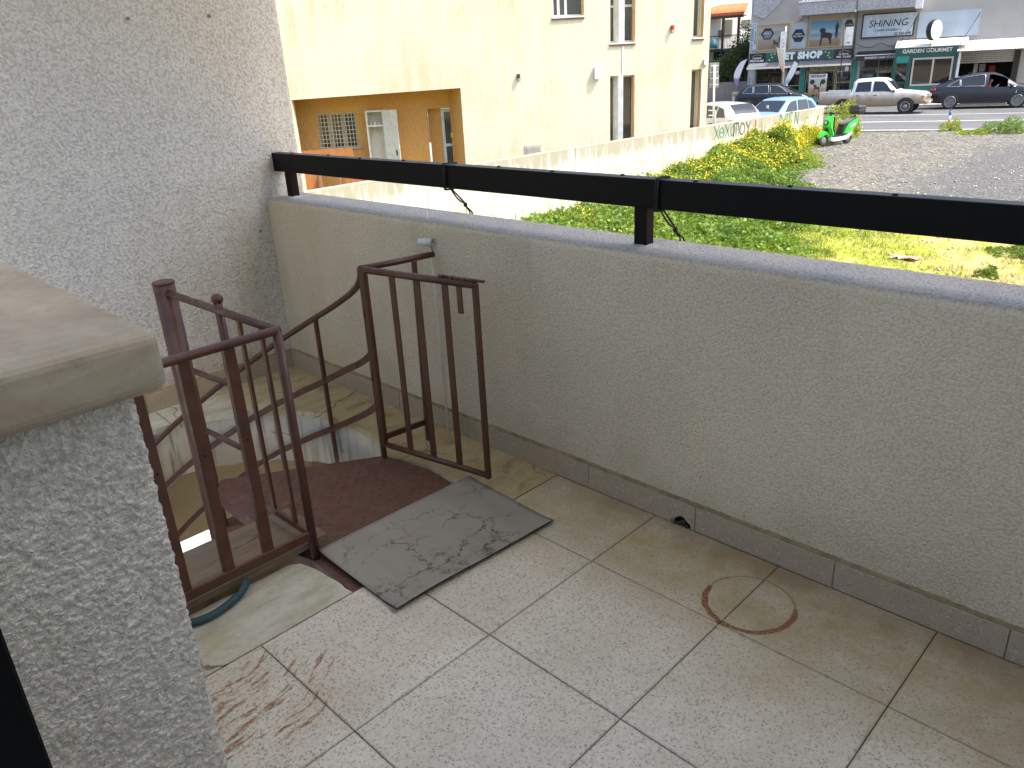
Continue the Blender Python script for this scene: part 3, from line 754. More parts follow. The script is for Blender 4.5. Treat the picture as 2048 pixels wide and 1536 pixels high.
# ---- hose
hp = [onz(300, 1262, .014), onz(356, 1249, .014), onz(390, 1244, .014), onz(425, 1230, .014), onz(455, 1210, .014), onz(478, 1190, .018), onz(490, 1172, .026), onz(493, 1163, .03)]
pts = []
for i in range(len(hp)-1):
    p0, p1, p2, p3 = hp[max(0, i-1)], hp[i], hp[i+1], hp[min(len(hp)-1, i+2)]
    for k in range(6):
        t = k/6; pts.append(.5*((2*p1)+(-p0+p2)*t+(2*p0-5*p1+4*p2-p3)*t*t+(-p0+3*p1-3*p2+p3)*t**3))
pts.append(hp[-1])
m_ = MB(); m_.tube(pts, .0115, 12); tag(m_.build('garden_hose', M_hose), 'dark teal garden hose curving over the marble slab in front of the plywood', 'hose')
# ---- white rod leaning on the parapet
rb = Vector((-2.187, 1.777, .0)); rt = ony(852, 424, 1.93)
rod = thing('white_rod', 'thin white metal rod leaning against the parapet behind the gate', 'rod', tuple(rb))
rmid = ony(864, 520, 1.845)
m_ = MB(); m_.tube([rb, rmid, rt], .0045, 8); m_.build('shaft', M_whitemet, rod)
c = ony(852, 484, 1.85)
m_ = MB(); Mx = Matrix.Translation(c) @ Matrix.Rotation(radians(20), 4, 'Z')
m_.lathe([(.013, -.03), (.015, -.03), (.015, .03), (.013, .03), (.013, -.028)], (0, 0, 0), axis='x', n=14, M=Mx); m_.build('clamp_ring', M_whitemet, rod)

# ================================================================== OUTSIDE: ground
def terr(x, y):
    t = min(max((y-5)/25, 0), 1)
    return -1.75-.75*(1-t*t*(3-2*t))
def terrn(x, y):
    t = np.clip((y-5)/25, 0, 1); return -1.75-.75*(1-t*t*(3-2*t))
WX = -12.81
def xb(y): return (.25*sin(y*1.9)+.22*sin(y*4.3+1)+.15*sin(y*9.1))*min(1, max(.15, (25.5-y)/3))+float(np.interp(y, [8, 13, 16, 19, 22, 24.5, 26, 27, 33], [-6.6, -6.9, -7.2, -9.3, -10.8, -11.3, -11.9, -12.35, -12.5]))
def ground_mat():
    m = NT('lot_ground'); p = m.pos(); X, Y, Z = m.xyz(p)
    tt = m.math('ADD', m.math('MULTIPLY', X, -SB), m.math('MULTIPLY', Y, SA))
    n1 = m.noise(p, .35, 5, .6); n2 = m.noise(p, 1.6, 5, .65); fine = m.noise(p, 9, 5, .7)
    peb = m.vor(p, 13, out='Color'); pv = m.xyz(peb)[0]
    peb2 = m.vor(p, 32, out='Color'); pv2 = m.xyz(peb2)[1]
    gravel = m.ramp(m.math('ADD', m.math('MULTIPLY', pv, .5), m.math('MULTIPLY', pv2, .5)), [(.2, (.07, .067, .06)), (.45, (.13, .128, .115)), (.75, (.19, .185, .165)), (1, (.46, .45, .40))])
    asph = m.ramp(m.math('ADD', m.math('MULTIPLY', pv2, .5), m.math('MULTIPLY', fine, .5)), [(.2, (.06, .06, .06)), (.6, (.125, .125, .12)), (.9, (.26, .25, .23))])
    tan_ = m.mix(m.rng(fine, .3, .7), (.18, .145, .09), (.28, .24, .165))
    c = m.mix(m.rng(n2, .46, .66, 0, .5), gravel, tan_)
    # old asphalt patch towards the right
    pa = m.math('MULTIPLY', m.rng(m.math('ADD', m.math('MULTIPLY', X, 1), m.math('ADD', m.math('MULTIPLY', n2, 4.5), m.math('MULTIPLY', fine, 1.5))), -4.6, -3.4), m.rng(m.math('ADD', tt, m.math('MULTIPLY', n2, 2.5)), 32.0, 31.4))
    c = m.mix(pa, c, asph)
    # dirt with sparse grass in the near part
    g = m.rng(m.math('ADD', Y, m.math('MULTIPLY', m.math('SUBTRACT', n1, .5), 6)), 21, 18, 0, 1, True)
    dirt = m.mix(m.rng(m.noise(p, 3, 5, .7), .35, .65), (.34, .23, .10), (.48, .37, .18))
    mossy = m.mix(m.rng(fine, .3, .7), (.20, .23, .03), (.36, .38, .06))
    gg = m.rng(m.math('ADD', m.math('ADD', m.math('MULTIPLY', X, -.085), m.math('MULTIPLY', n2, 1.35)), 0), .80, 1.15)
    near = m.mix(gg, dirt, mossy)
    c = m.mix(g, c, near)
    lush = m.rng(m.math('ADD', X, m.math('MULTIPLY', n2, 1.0)), -9.0, -10.5)
    c = m.mix(m.math('MULTIPLY', m.math('MULTIPLY', lush, m.rng(Y, 24, 20)), .8), c, (.09, .11, .03))
    m.col(c).rough(.95); m.bump(m.math('ADD', pv, m.math('MULTIPLY', fine, 1.5)), .5, .02); m.b.inputs['Specular IOR Level'].default_value = .15
    return m.m
M_ground = ground_mat()
xs_ = np.concatenate([[-300, -150, -60], np.arange(-30, 6, .35), [20, 60, 150]]); ys_ = np.concatenate([[-80, -20, -5, 0], np.arange(2, 36, .35), [40, 60, 120, 300]])
gx, gy = np.meshgrid(xs_, ys_, indexing='ij')
rngs = np.random.RandomState(3)
tq = -SB*gx+SA*gy
gz = terrn(gx, gy)+np.where((gy > 2) & (gy < 35) & (gx > -30) & (gx < 6), rngs.uniform(-.02, .025, gx.shape), 0)
gz = np.where(tq > 35.6, -1.80, gz)
V, F = grid_loft(np.stack([gx, gy, gz], -1)); npmesh('ground', V, F, M_ground, smooth=True, kind='structure')
# bright concrete yard below and behind the end wall
M_yard = simple('pale_yard_concrete', (.60, .58, .54), .9)
m_ = MB(); m_.box((-9.5, -6, -2.7), (3.6, 3.4, -2.46)); m_.build('yard_paving', M_yard, kind='structure')

# road, kerb, pavement
def smat(name, base, var, sc=.8):
    m = NT(name); p = m.pos()
    c = m.mix(m.rng(m.noise(m.map(p, (.25, 1.2, 1), rot=(0, 0, -ST)), sc, 5, .6), .3, .7), tuple(x*(1-var) for x in base), tuple(x*(1+var) for x in base))
    c = m.mix(m.rng(m.noise(p, 25, 3, .7), .5, .8, 0, .3), c, (.3, .3, .29)); m.col(c).rough(.85); m.bump(m.noise(p, 30, 3), .2, .01); return m.m
M_asph = smat('road_asphalt', (.115, .116, .115), .22)
M_pav = smat('pavement_concrete', (.36, .345, .31), .12)
M_line = simple('road_marking_white', (.66, .66, .63), .7, var=.2, vs=3)
def strip(s0, s1, t0, t1, z0, z1, mat, name, parent=None, **kw):
    m_ = MB(); a = [SW(s0, t0, z0), SW(s1, t0, z0), SW(s1, t1, z0), SW(s0, t1, z0)]
    lo = [m_.bm.verts.new(v) for v in a]; hi = [m_.bm.verts.new(v+Vector((0, 0, z1-z0))) for v in a]
    m_.bm.faces.new(hi); m_.bm.faces.new(lo[::-1])
    for i in range(4): m_.bm.faces.new((lo[i], lo[(i+1) % 4], hi[(i+1) % 4], hi[i]))
    return m_.build(name, mat, parent, **kw)
strip(-90, 60, 36.15, 49.9, -1.79, -1.748, M_asph, 'road', kind='structure')
strip(-90, 60, 40.25, 40.42, -1.748, -1.743, M_line, 'road_marking', kind='structure')
strip(-90, 60, 44.1, 44.2, -1.748, -1.743, M_line, 'road_marking', kind='structure')
strip(-2.6, 60, 36.0, 36.35, -1.79, -1.742, simple('road_edge_cement', (.42, .41, .38), .9, var=.2, vs=4), 'road_edge', kind='structure')
strip(-90, 60, 49.7, 50.0, -1.75, -1.62, simple('kerb_white', (.6, .6, .57), .8), 'kerb', kind='structure')
strip(-90, 60, 50.0, 53.3, -1.75, -1.625, M_pav, 'pavement', kind='structure')
strip(-40, -3.95, 29.6, 36.15, -1.79, -1.744, M_asph, 'side_parking', kind='structure')

# ================================================================== lot wall with graffiti
def wallmat():
    m = NT('stained_lot_wall'); p = m.pos(); z = m.xyz(p)[2]
    c = m.mix(m.rng(m.noise(p, 1.5, 5), .3, .7), (.50, .47, .38), (.60, .58, .50))
    drip = m.noise(m.map(p, (6, 6, .9)), 1, 5, .65)
    up = m.rng(z, -1.15, -.58, 0, 1, True)
    c = m.mix(m.math('MULTIPLY', m.rng(m.math('ADD', drip, m.math('MULTIPLY', up, .18)), .52, .64), m.rng(up, 0, .6, .12, .62)), c, (.20, .17, .10))
    c = m.mix(m.rng(z, -.60, -.54, 0, .5), c, (.30, .27, .20))
    m.col(c).rough(.9); m.bump(m.noise(p, 14, 4), .25, .01); return m.m
lw = thing('lot_wall', 'long pale stained concrete wall with graffiti along the overgrown lot', 'wall', (WX, 15, -1.75))
M_lotwall = wallmat()
yy = [2.5, 5.6, 10.4, 15.2, 20.0, 24.6, 29.3]
for a, b_ in zip(yy, yy[1:]):
    m_ = MB(); m_.box((WX-.2, a+.006, -2.75), (WX, b_-.006, -.53), .012); m_.build('wall_panel', M_lotwall, lw)
m_ = MB(); m_.box((WX-.19, 2.5, -2.75), (WX-.012, 29.2, -.55)); m_.build('joint_fill', M_concrete, lw)
def scrawl(strokes, mat, name, y0, z0, sc, wd=.045):
    m_ = MB()
    for s_ in strokes:
        pts = [(WX+.006, y0+u*sc, z0+v*sc) for u, v in s_]
        for a, b_ in zip(pts, pts[1:]): m_.bar(a, b_, .004, wd*sc/.4, up=(1, 0, 0)) if False else m_.bar(a, b_, wd*sc/.4, .006, up=(1, 0, 0))
    return m_.build(name, mat, lw)
circ_ = lambda cx, cy, r: [(cx+r*cos(t), cy+r*sin(t)*1.15) for t in [2*pi*k/9 for k in range(10)]]
gG = simple('green_graffiti_paint', (.10, .24, .17), .6); gB = simple('dark_graffiti_paint', (.15, .12, .12), .6)
pg = onx(1428, 272, WX)
X_ = lambda o: [[(o, 0), (o+.7, 1)], [(o, 1), (o+.7, 0)]]
scrawl(X_(0)+[circ_(1.1, .45, .32), [(.85, .45), (1.4, .5)]]+X_(1.6)+[circ_(2.75, .45, .33), [(3.3, -.1), (3.3, 1.05)]], gG, 'green_graffiti', pg.y, pg.z-.12, .40)
pg2 = onx(1467, 262, WX)
scrawl([[(0, 0), (0, .9), (.7, .9), (.7, 0)], circ_(1.25, .45, .36), [(1.8, .9), (2.15, .45), (2.5, .9)], [(2.15, .45), (2.1, -.1)], [(2.8, .2), (3.6, .25)], [(3.3, .9), (3.3, -.1)]], gB, 'dark_graffiti', pg2.y, pg2.z-.16, .42)
scrawl([circ_(.3, .4, .3), circ_(1.1, .4, .3), [(1.7, 0), (1.7, .8)]], gB, 'dark_graffiti', pg2.y+.1, pg2.z-.52, .34)
pg3 = onx(1560, 240, WX)
scrawl([[(0, 0), (0, 1), (.6, .5), (1.2, 1), (1.2, 0)], [(1.6, 0), (1.6, 1), (2.2, 1)], [(2.6, 0), (2.6, 1), (3.2, 0), (3.2, 1)]], gG, 'green_graffiti', pg3.y, pg3.z-.24, .42)

# ================================================================== CREAM BUILDING (frame: a along the facade, d behind it, z up)
DF = 24.0
def FB(a, d, z=0): return CAM*0+Vector((CAM.x, CAM.y, 0))+FH*(DF+d)+EH*a+Vector((0, 0, z))
def fa(px, py): d = onD(px, py, DF)-CAM; return d.dot(EH), (CAM+d).z
def fad(px, py, dd): v = onD(px, py, DF+dd)-CAM; return v.dot(EH), (CAM+v).z
MF = Matrix(((EH.x, FH.x, 0, FH.x*DF), (EH.y, FH.y, 0, FH.y*DF), (0, 0, 1, 0), (0, 0, 0, 1)))   # local (a,d,z) -> world
def cream(name, base, streak, amt=.5):
    m = NT(name); p = m.pos()
    c = m.mix(m.rng(m.noise(p, .7, 5), .3, .7), tuple(x*.93 for x in base), base)
    v = m.noise(m.map(p, (2.6, 2.6, .32)), 1, 6, .65)
    big = m.rng(m.noise(m.map(p, (.5, .5, .7)), 1, 3), .45, .62, .2, 1)
    c = m.mix(m.math('MULTIPLY', m.math('MULTIPLY', m.rng(v, .42, .60), big), amt*.85), c, streak)
    fl = m.noise(m.map(p, (30, 30, 8)), 1, 3, .7)
    c = m.mix(m.rng(fl, .48, .68, 0, .6), c, tuple(x*.62 for x in base))
    m.col(c).rough(.9); m.bump(m.noise(p, 45, 3), .35, .01); m.b.inputs['Specular IOR Level'].default_value = .2; return m.m
M_cream = cream('cream_roughcast', (.76, .70, .54), (.54, .40, .19))
M_tan = cream('tan_roughcast', (.72, .40, .13), (.56, .30, .09), .4)
M_sill = simple('reddish_sill', (.22, .09, .06), .7)
M_frame = simple('white_aluminium', (.68, .68, .66), .45)
M_dark = simple('dark_glass', (.05, .06, .058), .08, spec=.8)
def glassm(name, tint, rough=.04, tr=.75):
    m = NT(name); b = m.b
    m.col(tint).rough(rough); b.inputs['Specular IOR Level'].default_value = .9
    b.inputs['Alpha'].default_value = 1-tr; return m.m
M_glass = glassm('shop_glass', (.03, .035, .04), .03, .55)
M_curtain = simple('grey_curtain', (.20, .21, .20), .9, var=.3, vs=14)
cb = thing('apartment_building', 'cream rendered building with tan recessed porch beyond the lot wall', 'building', tuple(FB(0, 4, -1.96)))
aR = fa(1414, 200)[0]; aL = -11.5; ZB = -2.0; ZTOP = 5.2
# openings: (a0,z0,a1,z1)
W1 = (fa(1105, 34)[0], fa(1105, 34)[1], fa(1168, 34)[0], fa(1130, 34)[1]+1.3)
W2u = (fa(1220, 85)[0], fa(1220, 86)[1], fa(1270, 86)[0], fa(1240, 86)[1]+2.1)
W2l = (fa(1219, 200)[0], -2.0, fa(1269, 200)[0], fa(1245, 151)[1])
W3u = (fa(1386, 75)[0], fa(1386, 75)[1], aR-.18, fa(1386, 75)[1]+2.2)
W3l = (fa(1381, 200)[0], -2.0, aR-.18, fa(1390, 139)[1])
PO = (fa(590, 250)[0], ZB, fa(926, 250)[0], fa(922, 176)[1]); poZL = fa(588, 200)[1]
m_ = MB()
def fbox(m_, a0, z0, a1, z1, d0=0, d1=.28, bev=0): m_.box((a0, d0, z0), (a1, d1, z1), bev, MF)
# facade pieces
cols = [aL, PO[0], PO[2], W1[0], W1[2], W2u[0], W2u[2], W3u[0], W3u[2], aR]
# left of porch
fbox(m_, aL, ZB, PO[0], poZL)
m_.prism([(aL, poZL), (PO[0], poZL), (PO[2], PO[3]), (W1[0], PO[3]), (W1[0], ZTOP), (aL, ZTOP)], 0, .28, 'xz', MF)
fbox(m_, PO[2], ZB, W1[0], PO[3])
fbox(m_, W1[0], ZB, W1[2], W1[1]); fbox(m_, W1[0], W1[3], W1[2], ZTOP)
fbox(m_, W1[2], ZB, W2u[0], ZTOP)
fbox(m_, W2u[0], W2l[3], W2u[2], W2u[1]); fbox(m_, W2u[0], W2u[3], W2u[2], ZTOP)
fbox(m_, W2u[2], ZB, W3u[0], ZTOP)
fbox(m_, W3u[0], W3l[3], W3u[2], W3u[1]); fbox(m_, W3u[0], W3u[3], W3u[2], ZTOP)
fbox(m_, W3u[2], ZB, aR, ZTOP)
m_.build('facade', M_cream, cb)
m_ = MB(); fbox(m_, aR-.3, ZB, aR-.001, ZTOP, .281, 9); fbox(m_, aL, ZTOP-.3, aR-.3, ZTOP-.01, .281, 9); fbox(m_, aL, ZB, aL+.3, ZTOP-.3, .281, 9)
m_.build('side_wall', M_cream, cb)
def fwin(rect, mull, name='window', fin=None, sill=True, rails=(), dpt=.26):
    a0, z0, a1, z1 = rect
    m_ = MB(); t = .05
    for (x0, x1) in ((a0, a0+t), (a1-t, a1)): fbox(m_, x0, z0, x1, z1, dpt, dpt+.06)
    for (y0, y1) in ((z0, z0+t), (z1-t, z1)): fbox(m_, a0+t, y0, a1-t, y1, dpt, dpt+.06)
    for x in mull: fbox(m_, x-.035, z0+t, x+.035, z1-t, dpt, dpt+.06)
    for z in rails: fbox(m_, a0+t, z-.03, a1-t, z+.03, dpt+.004, dpt+.064)
    f = m_.build(name, M_frame, cb)
    m_ = MB(); fbox(m_, a0+t, z0+t, a1-t, z1-t, dpt+.03, dpt+.035); m_.build('pane', M_dark, f)
    m_ = MB(); fbox(m_, a1-.035-.004, z0, a1-.004, z1, .02, dpt); m_.build('reveal', M_tan, f)  # right reveal only: its shadow side is painted tan
    if sill:
        m_ = MB(); fbox(m_, a0-.01, z0-.045, a1+.01, z0-.002, -.045, dpt); m_.build('sill', M_frame, f)
        m_ = MB(); fbox(m_, a0-.01, z0-.085, a1+.01, z0-.047, -.035, -.001); m_.build('sill_underside', M_sill, f)
    if fin:
        x0, x1 = fin
        m_ = MB(); m_.prism([(x0, dpt), (x0+.12, .0), (x1, -.03), (x1, dpt)], z0, z1-.001, 'xy', MF); m_.build('white_fin', M_white, f)
    return f
fwin(W1, [fa(1118, 20)[0], fa(1133, 20)[0]])
w_ = fwin(W2u, [], fin=(fa(1229, 50)[0], fa(1249, 50)[0]), rails=(W2u[1]+.95,))
w_ = fwin(W2l, [], fin=(fa(1228, 200)[0], fa(1246, 200)[0]), sill=False)
w_ = fwin(W3u, [], fin=(fa(1403, 50)[0], aR-.19))
w_ = fwin(W3l, [], fin=(fa(1397, 200)[0], aR-.19), sill=False)
m_ = MB()
c0, c1 = fa(1244, 92), fa(1247, 150); m_.box((c0[0], -.02, c1[1]), (c0[0]+.045, -.001, c0[1]-.0), 0, MF); m_.build('drip_strip', M_white, cb)
# porch
a1b, zt_ = fad(899, 216, 1.2)
m_ = MB(); PBD = 1.2
def q(m_, *pts): m_.bm.faces.new([m_.bm.verts.new(MF @ Vector(p)) for p in pts])
q(m_, (PO[0]-2, 0.28, poZL+.01), (PO[2], .0, PO[3]), (a1b, PBD, PO[3]), (PO[0]-2, PBD, poZL))          # soffit
q(m_, (PO[2], .0, PO[3]), (PO[2], .0, ZB), (a1b, PBD, ZB), (a1b, PBD, PO[3]))                                  # splayed side
m_.build('porch_soffit', M_tan, cb)
GRa0, GRz1 = fad(631, 228, PBD); GRa1, GRz0 = fad(718, 293, PBD)
DRa0, DRz1 = fad(853, 218, PBD); DRa1 = a1b-.005
m_ = MB()
def pb(a0, z0, a1, z1, d0=PBD, d1=PBD+.2): fbox(m_, a0, z0, a1, z1, d0, d1)
LFT = PO[0]-2
pb(LFT, ZB, GRa0, 2.2); pb(GRa0, ZB, GRa1, GRz0); pb(GRa0, GRz1, GRa1, 2.2); pb(GRa1, ZB, DRa0, 2.2); pb(DRa0, DRz1, DRa1+.3, 2.2)
m_.build('porch_wall', M_tan, cb)
m_ = MB(); fbox(m_, LFT, ZB-.1, PO[2], ZB+.02, 0.0, PBD+.4); m_.build('porch_floor', simple('porch_floor_tile', (.34, .28, .20), .8), cb)
# barred window
gw = MB(); fbox(gw, GRa0, GRz0, GRa1, GRz1, PBD+.13, PBD+.16); gw = gw.build('window', M_dark, cb)
m_ = MB(); nC = 3
for k in range(nC+1):
    x = GRa0+(GRa1-GRa0)*k/nC; fbox(m_, max(GRa0, x-.07), GRz0, min(GRa1, x+.07), GRz1, PBD+.09, PBD+.13)
fbox(m_, GRa0, GRz1-.06, GRa1, GRz1, PBD+.085, PBD+.089); m_.build('window_frame', simple('cream_frame', (.5, .42, .28), .6), gw)
m_ = MB()
for k in range(12): x = GRa0+.02+(GRa1-GRa0-.04)*k/11; fbox(m_, x-.009, GRz0, x+.009, GRz1, PBD+.015, PBD+.03)
for k in range(9): z = GRz0+.02+(GRz1-GRz0-.04)*k/8; fbox(m_, GRa0, z-.009, GRa1, z+.009, PBD+.002, PBD+.0145)
m_.build('window_grille', simple('cream_grille_paint', (.66, .58, .42), .5), gw)
m_ = MB(); fbox(m_, GRa0-.05, GRz0-.05, GRa1+.12, GRz0-.003, PBD-.08, PBD+.1); m_.build('window_sill', simple('stone_sill', (.5, .42, .3), .8), gw)
# porch door
d_ = MB(); fbox(d_, DRa0+.42, ZB, DRa0+.50, DRz1-.03, PBD+.24, PBD+.30); fbox(d_, DRa0+.5, DRz1-.12, DRa1+.2, DRz1-.03, PBD+.24, PBD+.3)
fbox(d_, DRa0+.5, ZB, DRa1+.3, ZB+.1, PBD+.24, PBD+.3); zz_ = fad(900, 291, PBD)[1]; fbox(d_, DRa0+.5, zz_-.04, DRa1+.3, zz_+.04, PBD+.24, PBD+.3)
d_ = d_.build('porch_door', M_frame, cb)
m_ = MB(); fbox(m_, DRa0+.5, ZB+.1, DRa1+.3, DRz1-.12, PBD+.26, PBD+.27); m_.build('door_glass', M_dark, d_)
m_ = MB(); fbox(m_, DRa0, ZB, DRa0+.41, DRz1, PBD+.3, PBD+.32); fbox(m_, DRa0-.2, DRz1, DRa1+.3, 2.2, PBD+.32, PBD+.4); m_.build('door_side_panel', M_tan, d_)
pa_, pz_ = fad(904, 270, PBD-.1)
m_ = MB(); fbox(m_, pa_-.035, pz_-.07, pa_+.035, pz_+.07, PBD-.14, PBD-.12); m_.build('yellow_notice', simple('yellow_notice', (.65, .45, .03), .6), cb)
# fittings on the facade
def fit(name, px, py, w_, h_, dep, mat, bev=.006):
    a, z = fa(px, py); m_ = MB(); m_.box((a-w_/2, -dep, z-h_/2), (a+w_/2, -.001, z+h_/2), bev, MF); return m_.build(name, mat, cb)
fit('wall_unit', 1193, 146, .14, .34, .12, M_frame)
fit('wall_box', 1410, 124, .10, .16, .1, M_frame)
fit('meter_box_frame', 1066, 302, .50, .34, .02, simple('meter_box_grey', (.42, .39, .35), .6)); fit('meter_box_door', 1067, 303, .40, .27, .035, simple('meter_box_door_grey', (.36, .33, .30), .6))
def spot(px, py, mat):
    a, z = fa(px, py); m_ = MB(); m_.box((a-.05, -.10, z-.02), (a+.05, -.001, z+.10), .02, MF); o = m_.build('wall_lamp', mat, cb)
    m_ = MB(); m_.tube([MF @ Vector((a+.05*cos(t), -.07, z-.03+.08*sin(t))) for t in [pi+pi*k/6 for k in range(7)]], .008, 6); m_.build('lamp_bracket', M_black, o)
spot(1344, 58, simple('red_lamp_housing', (.45, .02, .03), .4)); spot(1037, 155, simple('dark_lamp_housing', (.05, .045, .04), .5))

# cabinet and desks in the porch
def FBm(a, d): return MF @ Vector((a, d, 0))
ca0, cz1 = fad(730, 224, .75); ca1 = fad(765, 224, .75)[0]; czb = ZB+.02
cab = thing('white_cabinet', 'open white cupboard standing in the tan porch between barred window and door', 'cupboard', tuple(MF @ Vector((ca0, .8, czb))))
cz1 = fad(740, 221, .75)[1]
m_ = MB(); t = .03
fbox(m_, ca0, czb, ca0+t*1.6, cz1, .7, 1.15); fbox(m_, ca1-t, czb, ca1, cz1, .7, 1.15); fbox(m_, ca0+t*1.6, cz1-.05, ca1-t, cz1, .7, 1.15)
fbox(m_, ca0+t*1.6, czb, ca1-t, cz1-.05, 1.12, 1.15); sz_ = fad(745, 250, .75)[1]; fbox(m_, ca0+t*1.6, sz_-.05, ca1-t, sz_, .7, 1.12)
M_cabw = simple('cupboard_white', (.66, .62, .54), .5)
m_.build('carcass', M_cabw, cab)
m_ = MB(); M1 = MF @ Matrix.Translation((ca1, .7, 0)) @ Matrix.Rotation(radians(-28), 4, 'Z')
m_.box((0, -.03, czb), (.52, 0, cz1), .004, M1); m_.build('door', M_cabw, cab)
m_ = MB(); m_.box((.4, -.05, czb+1.05), (.43, -.03, czb+1.2), 0, M1); m_.build('handle', M_black, cab)
m_ = MB()
for k in range(3): M1 = MF; m_.box((ca0+.1+k*.12, .8, sz_+.001), (ca0+.17+k*.12, .95, sz_+.05+.03*(k % 2)), .01, MF)
tag(m_.build('jars', M_cabw), 'small pots on the upper shelf of the open white cupboard', 'pots', kind='stuff')
M_org = simple('orange_board', (.42, .16, .05), .5); M_brn = simple('brown_pink_board', (.30, .13, .09), .6)
dk = thing('orange_desk', 'orange and brown desk pushed against the porch wall under the barred window', 'desk', tuple(MF @ Vector((fa(660, 370)[0], .5, ZB))))
q0, q1 = fad(600, 303, .35), fad(703, 295, .35)
m_ = MB(); m_.prism([(q0[0]-.3, q0[1]-.52), (q1[0]+.06, q1[1]-.42), (q1[0], q1[1]), (q0[0]-.3, q0[1])], .35, .38, 'xz', MF); m_.build('upright_board', M_org, dk)
for k, px_ in enumerate((640, 680)):
    a, z = fad(px_, 352, .2); m_ = MB(); m_.box((a-.02, .05, ZB+.02), (a+.02, .34, z+.1), 0, MF); m_.build('side_panel', M_brn, dk)
a, z = fad(600, 345, .2); a2 = fad(665, 345, .2)[0]
m_ = MB(); m_.box((a-.4, .28, ZB+.02), (a+.46, .33, z+.08), 0, MF); m_.build('drawer_front', M_org, dk)
m_ = MB(); a3 = fad(690, 352, .2)[0]; m_.box((a3, .24, ZB+.02), (a3+.8, .32, z-.05), 0, MF); m_.build('drawer_front', M_org, dk)
a, z = fa(858, 288); m_ = MB(); m_.box((a-.03, .4, ZB+.02), (a+.03, .45, z), .005, MF)
tag(m_.build('white_post', M_frame), 'short white post in the porch left of the door', 'post')

# ================================================================== VEGETATION
rs = np.random.RandomState(11)
def leafmat(name, c1, c2, rough=.55, trans=.35):
    m = NT(name); a = m.n('Attribute', attribute_name='tint').outputs['Fac']
    c = m.mix(a, c1, c2); m.col(c).rough(rough)
    t = m.n('BsdfTranslucent', {'Color': m.mix(.5, c, (.30, .42, .03))}); mx = m.n('MixShader', {0: trans})
    m.t.links.new(m.b.outputs[0], mx.inputs[1]); m.t.links.new(t.outputs[0], mx.inputs[2]); m.t.links.new(mx.outputs[0], m.out.inputs[0])
    return m.m
def leaves(name, P, size, mat, tilt=.9, parent=None, aspect=.75, tint=None, world=True, shape=4, **props):
    """diamond leaves (2 tris each) at points P (n,3)"""
    n = len(P); size = np.broadcast_to(size, (n,))
    az = rs.uniform(0, 2*pi, n); el = rs.uniform(-tilt, tilt, n)
    d = np.stack([np.cos(az)*np.cos(el), np.sin(az)*np.cos(el), np.sin(el)], -1)
    r = rs.normal(size=(n, 3)); r[:, 2] *= .5; s = np.cross(d, r); s /= np.linalg.norm(s, axis=1)[:, None]+1e-9
    nn = np.cross(d, s)
    L = size[:, None]*.5
    v0 = P-d*L; v1 = P+s*L*aspect+nn*L*.25; v2 = P+d*L; v3 = P-s*L*aspect+nn*L*.25
    V = np.stack([v0, v1, v2, v3], 1).reshape(-1, 3); F = np.arange(4*n).reshape(n, 4)
    t = rs.uniform(0, 1, n) if tint is None else tint
    cols = np.repeat(np.stack([t, t, t, np.ones(n)], -1), 4, 0)
    return npmesh(name, V, F, mat, parent, cols=cols, world=world, **props)
def blades(name, P, h, w_, mat, parent=None, lean=.35, world=True, **props):
    n = len(P); h = np.broadcast_to(h, (n,)); az = rs.uniform(0, 2*pi, n); d = np.stack([np.cos(az), np.sin(az), np.zeros(n)], -1)
    az2 = rs.uniform(0, 2*pi, n); l = np.stack([np.cos(az2), np.sin(az2), np.zeros(n)], -1)*(rs.uniform(.1, 1, n)*lean*h)[:, None]
    up = np.zeros((n, 3)); up[:, 2] = 1
    v0 = P-d*w_/2; v1 = P+d*w_/2; v2 = P+up*(h*.6)[:, None]+l*.5+d*w_*.35; v3 = P+up*h[:, None]+l
    V = np.stack([v0, v1, v2, v3], 1).reshape(-1, 3); F = np.arange(4*n).reshape(n, 4)
    t = rs.uniform(0, 1, n); cols = np.repeat(np.stack([t, t, t, np.ones(n)], -1), 4, 0)
    return npmesh(name, V, F, mat, parent, cols=cols, world=world, **props)
M_leafA = leafmat('mallow_leaf', (.085, .17, .025), (.22, .34, .05))
M_leafB = leafmat('yellow_green_leaf', (.17, .25, .02), (.42, .46, .045))
M_flower = leafmat('yellow_petal', (.66, .52, .01), (.78, .68, .05), trans=.25)
M_grass = leafmat('grass_blade', (.20, .27, .03), (.48, .45, .08))
M_grassg = leafmat('green_grass_blade', (.07, .14, .02), (.17, .24, .03))
M_dry = leafmat('dry_stem', (.16, .13, .06), (.30, .24, .10))
XB = np.vectorize(xb)
def bumpy(x, y, seed=0):
    return (np.sin(x*2.1+seed)*np.cos(y*1.7+seed*2)+np.sin(x*4.3+y*3.1+seed)*.6+np.sin(y*5.3-x*2.2+seed*3)*.4)/2
def height(x, y):
    base = np.interp(y, [8, 12, 15, 17.5, 20, 24, 30], [.42, .5, .45, .62, .78, 1.12, 1.15])
    edge = np.clip((XB(y)-x)/np.where(y > 24, .7, 1.5), 0, 1)**.6
    return base*edge*(.78+.32*bumpy(x, y, 1.3))
def scatter(n, y0, y1, x0=None, x1=None):
    y = rs.uniform(y0, y1, n); x = WX+.03+rs.uniform(0, 1, n)*(XB(y)-WX+.15+np.abs(rs.normal(0, .32, n))*(y < 26)) if x0 is None else rs.uniform(x0, x1, n)
    return x, y
def canopy(n, y0, y1, depth=.28):
    x, y = scatter(n, y0, y1); H = np.maximum(height(x, y), .03)
    z = terrn(x, y)+H*(1-rs.beta(1.1, 3.5, n)*1.0)+rs.normal(0, .025, n)
    return np.stack([x, y, z], -1)
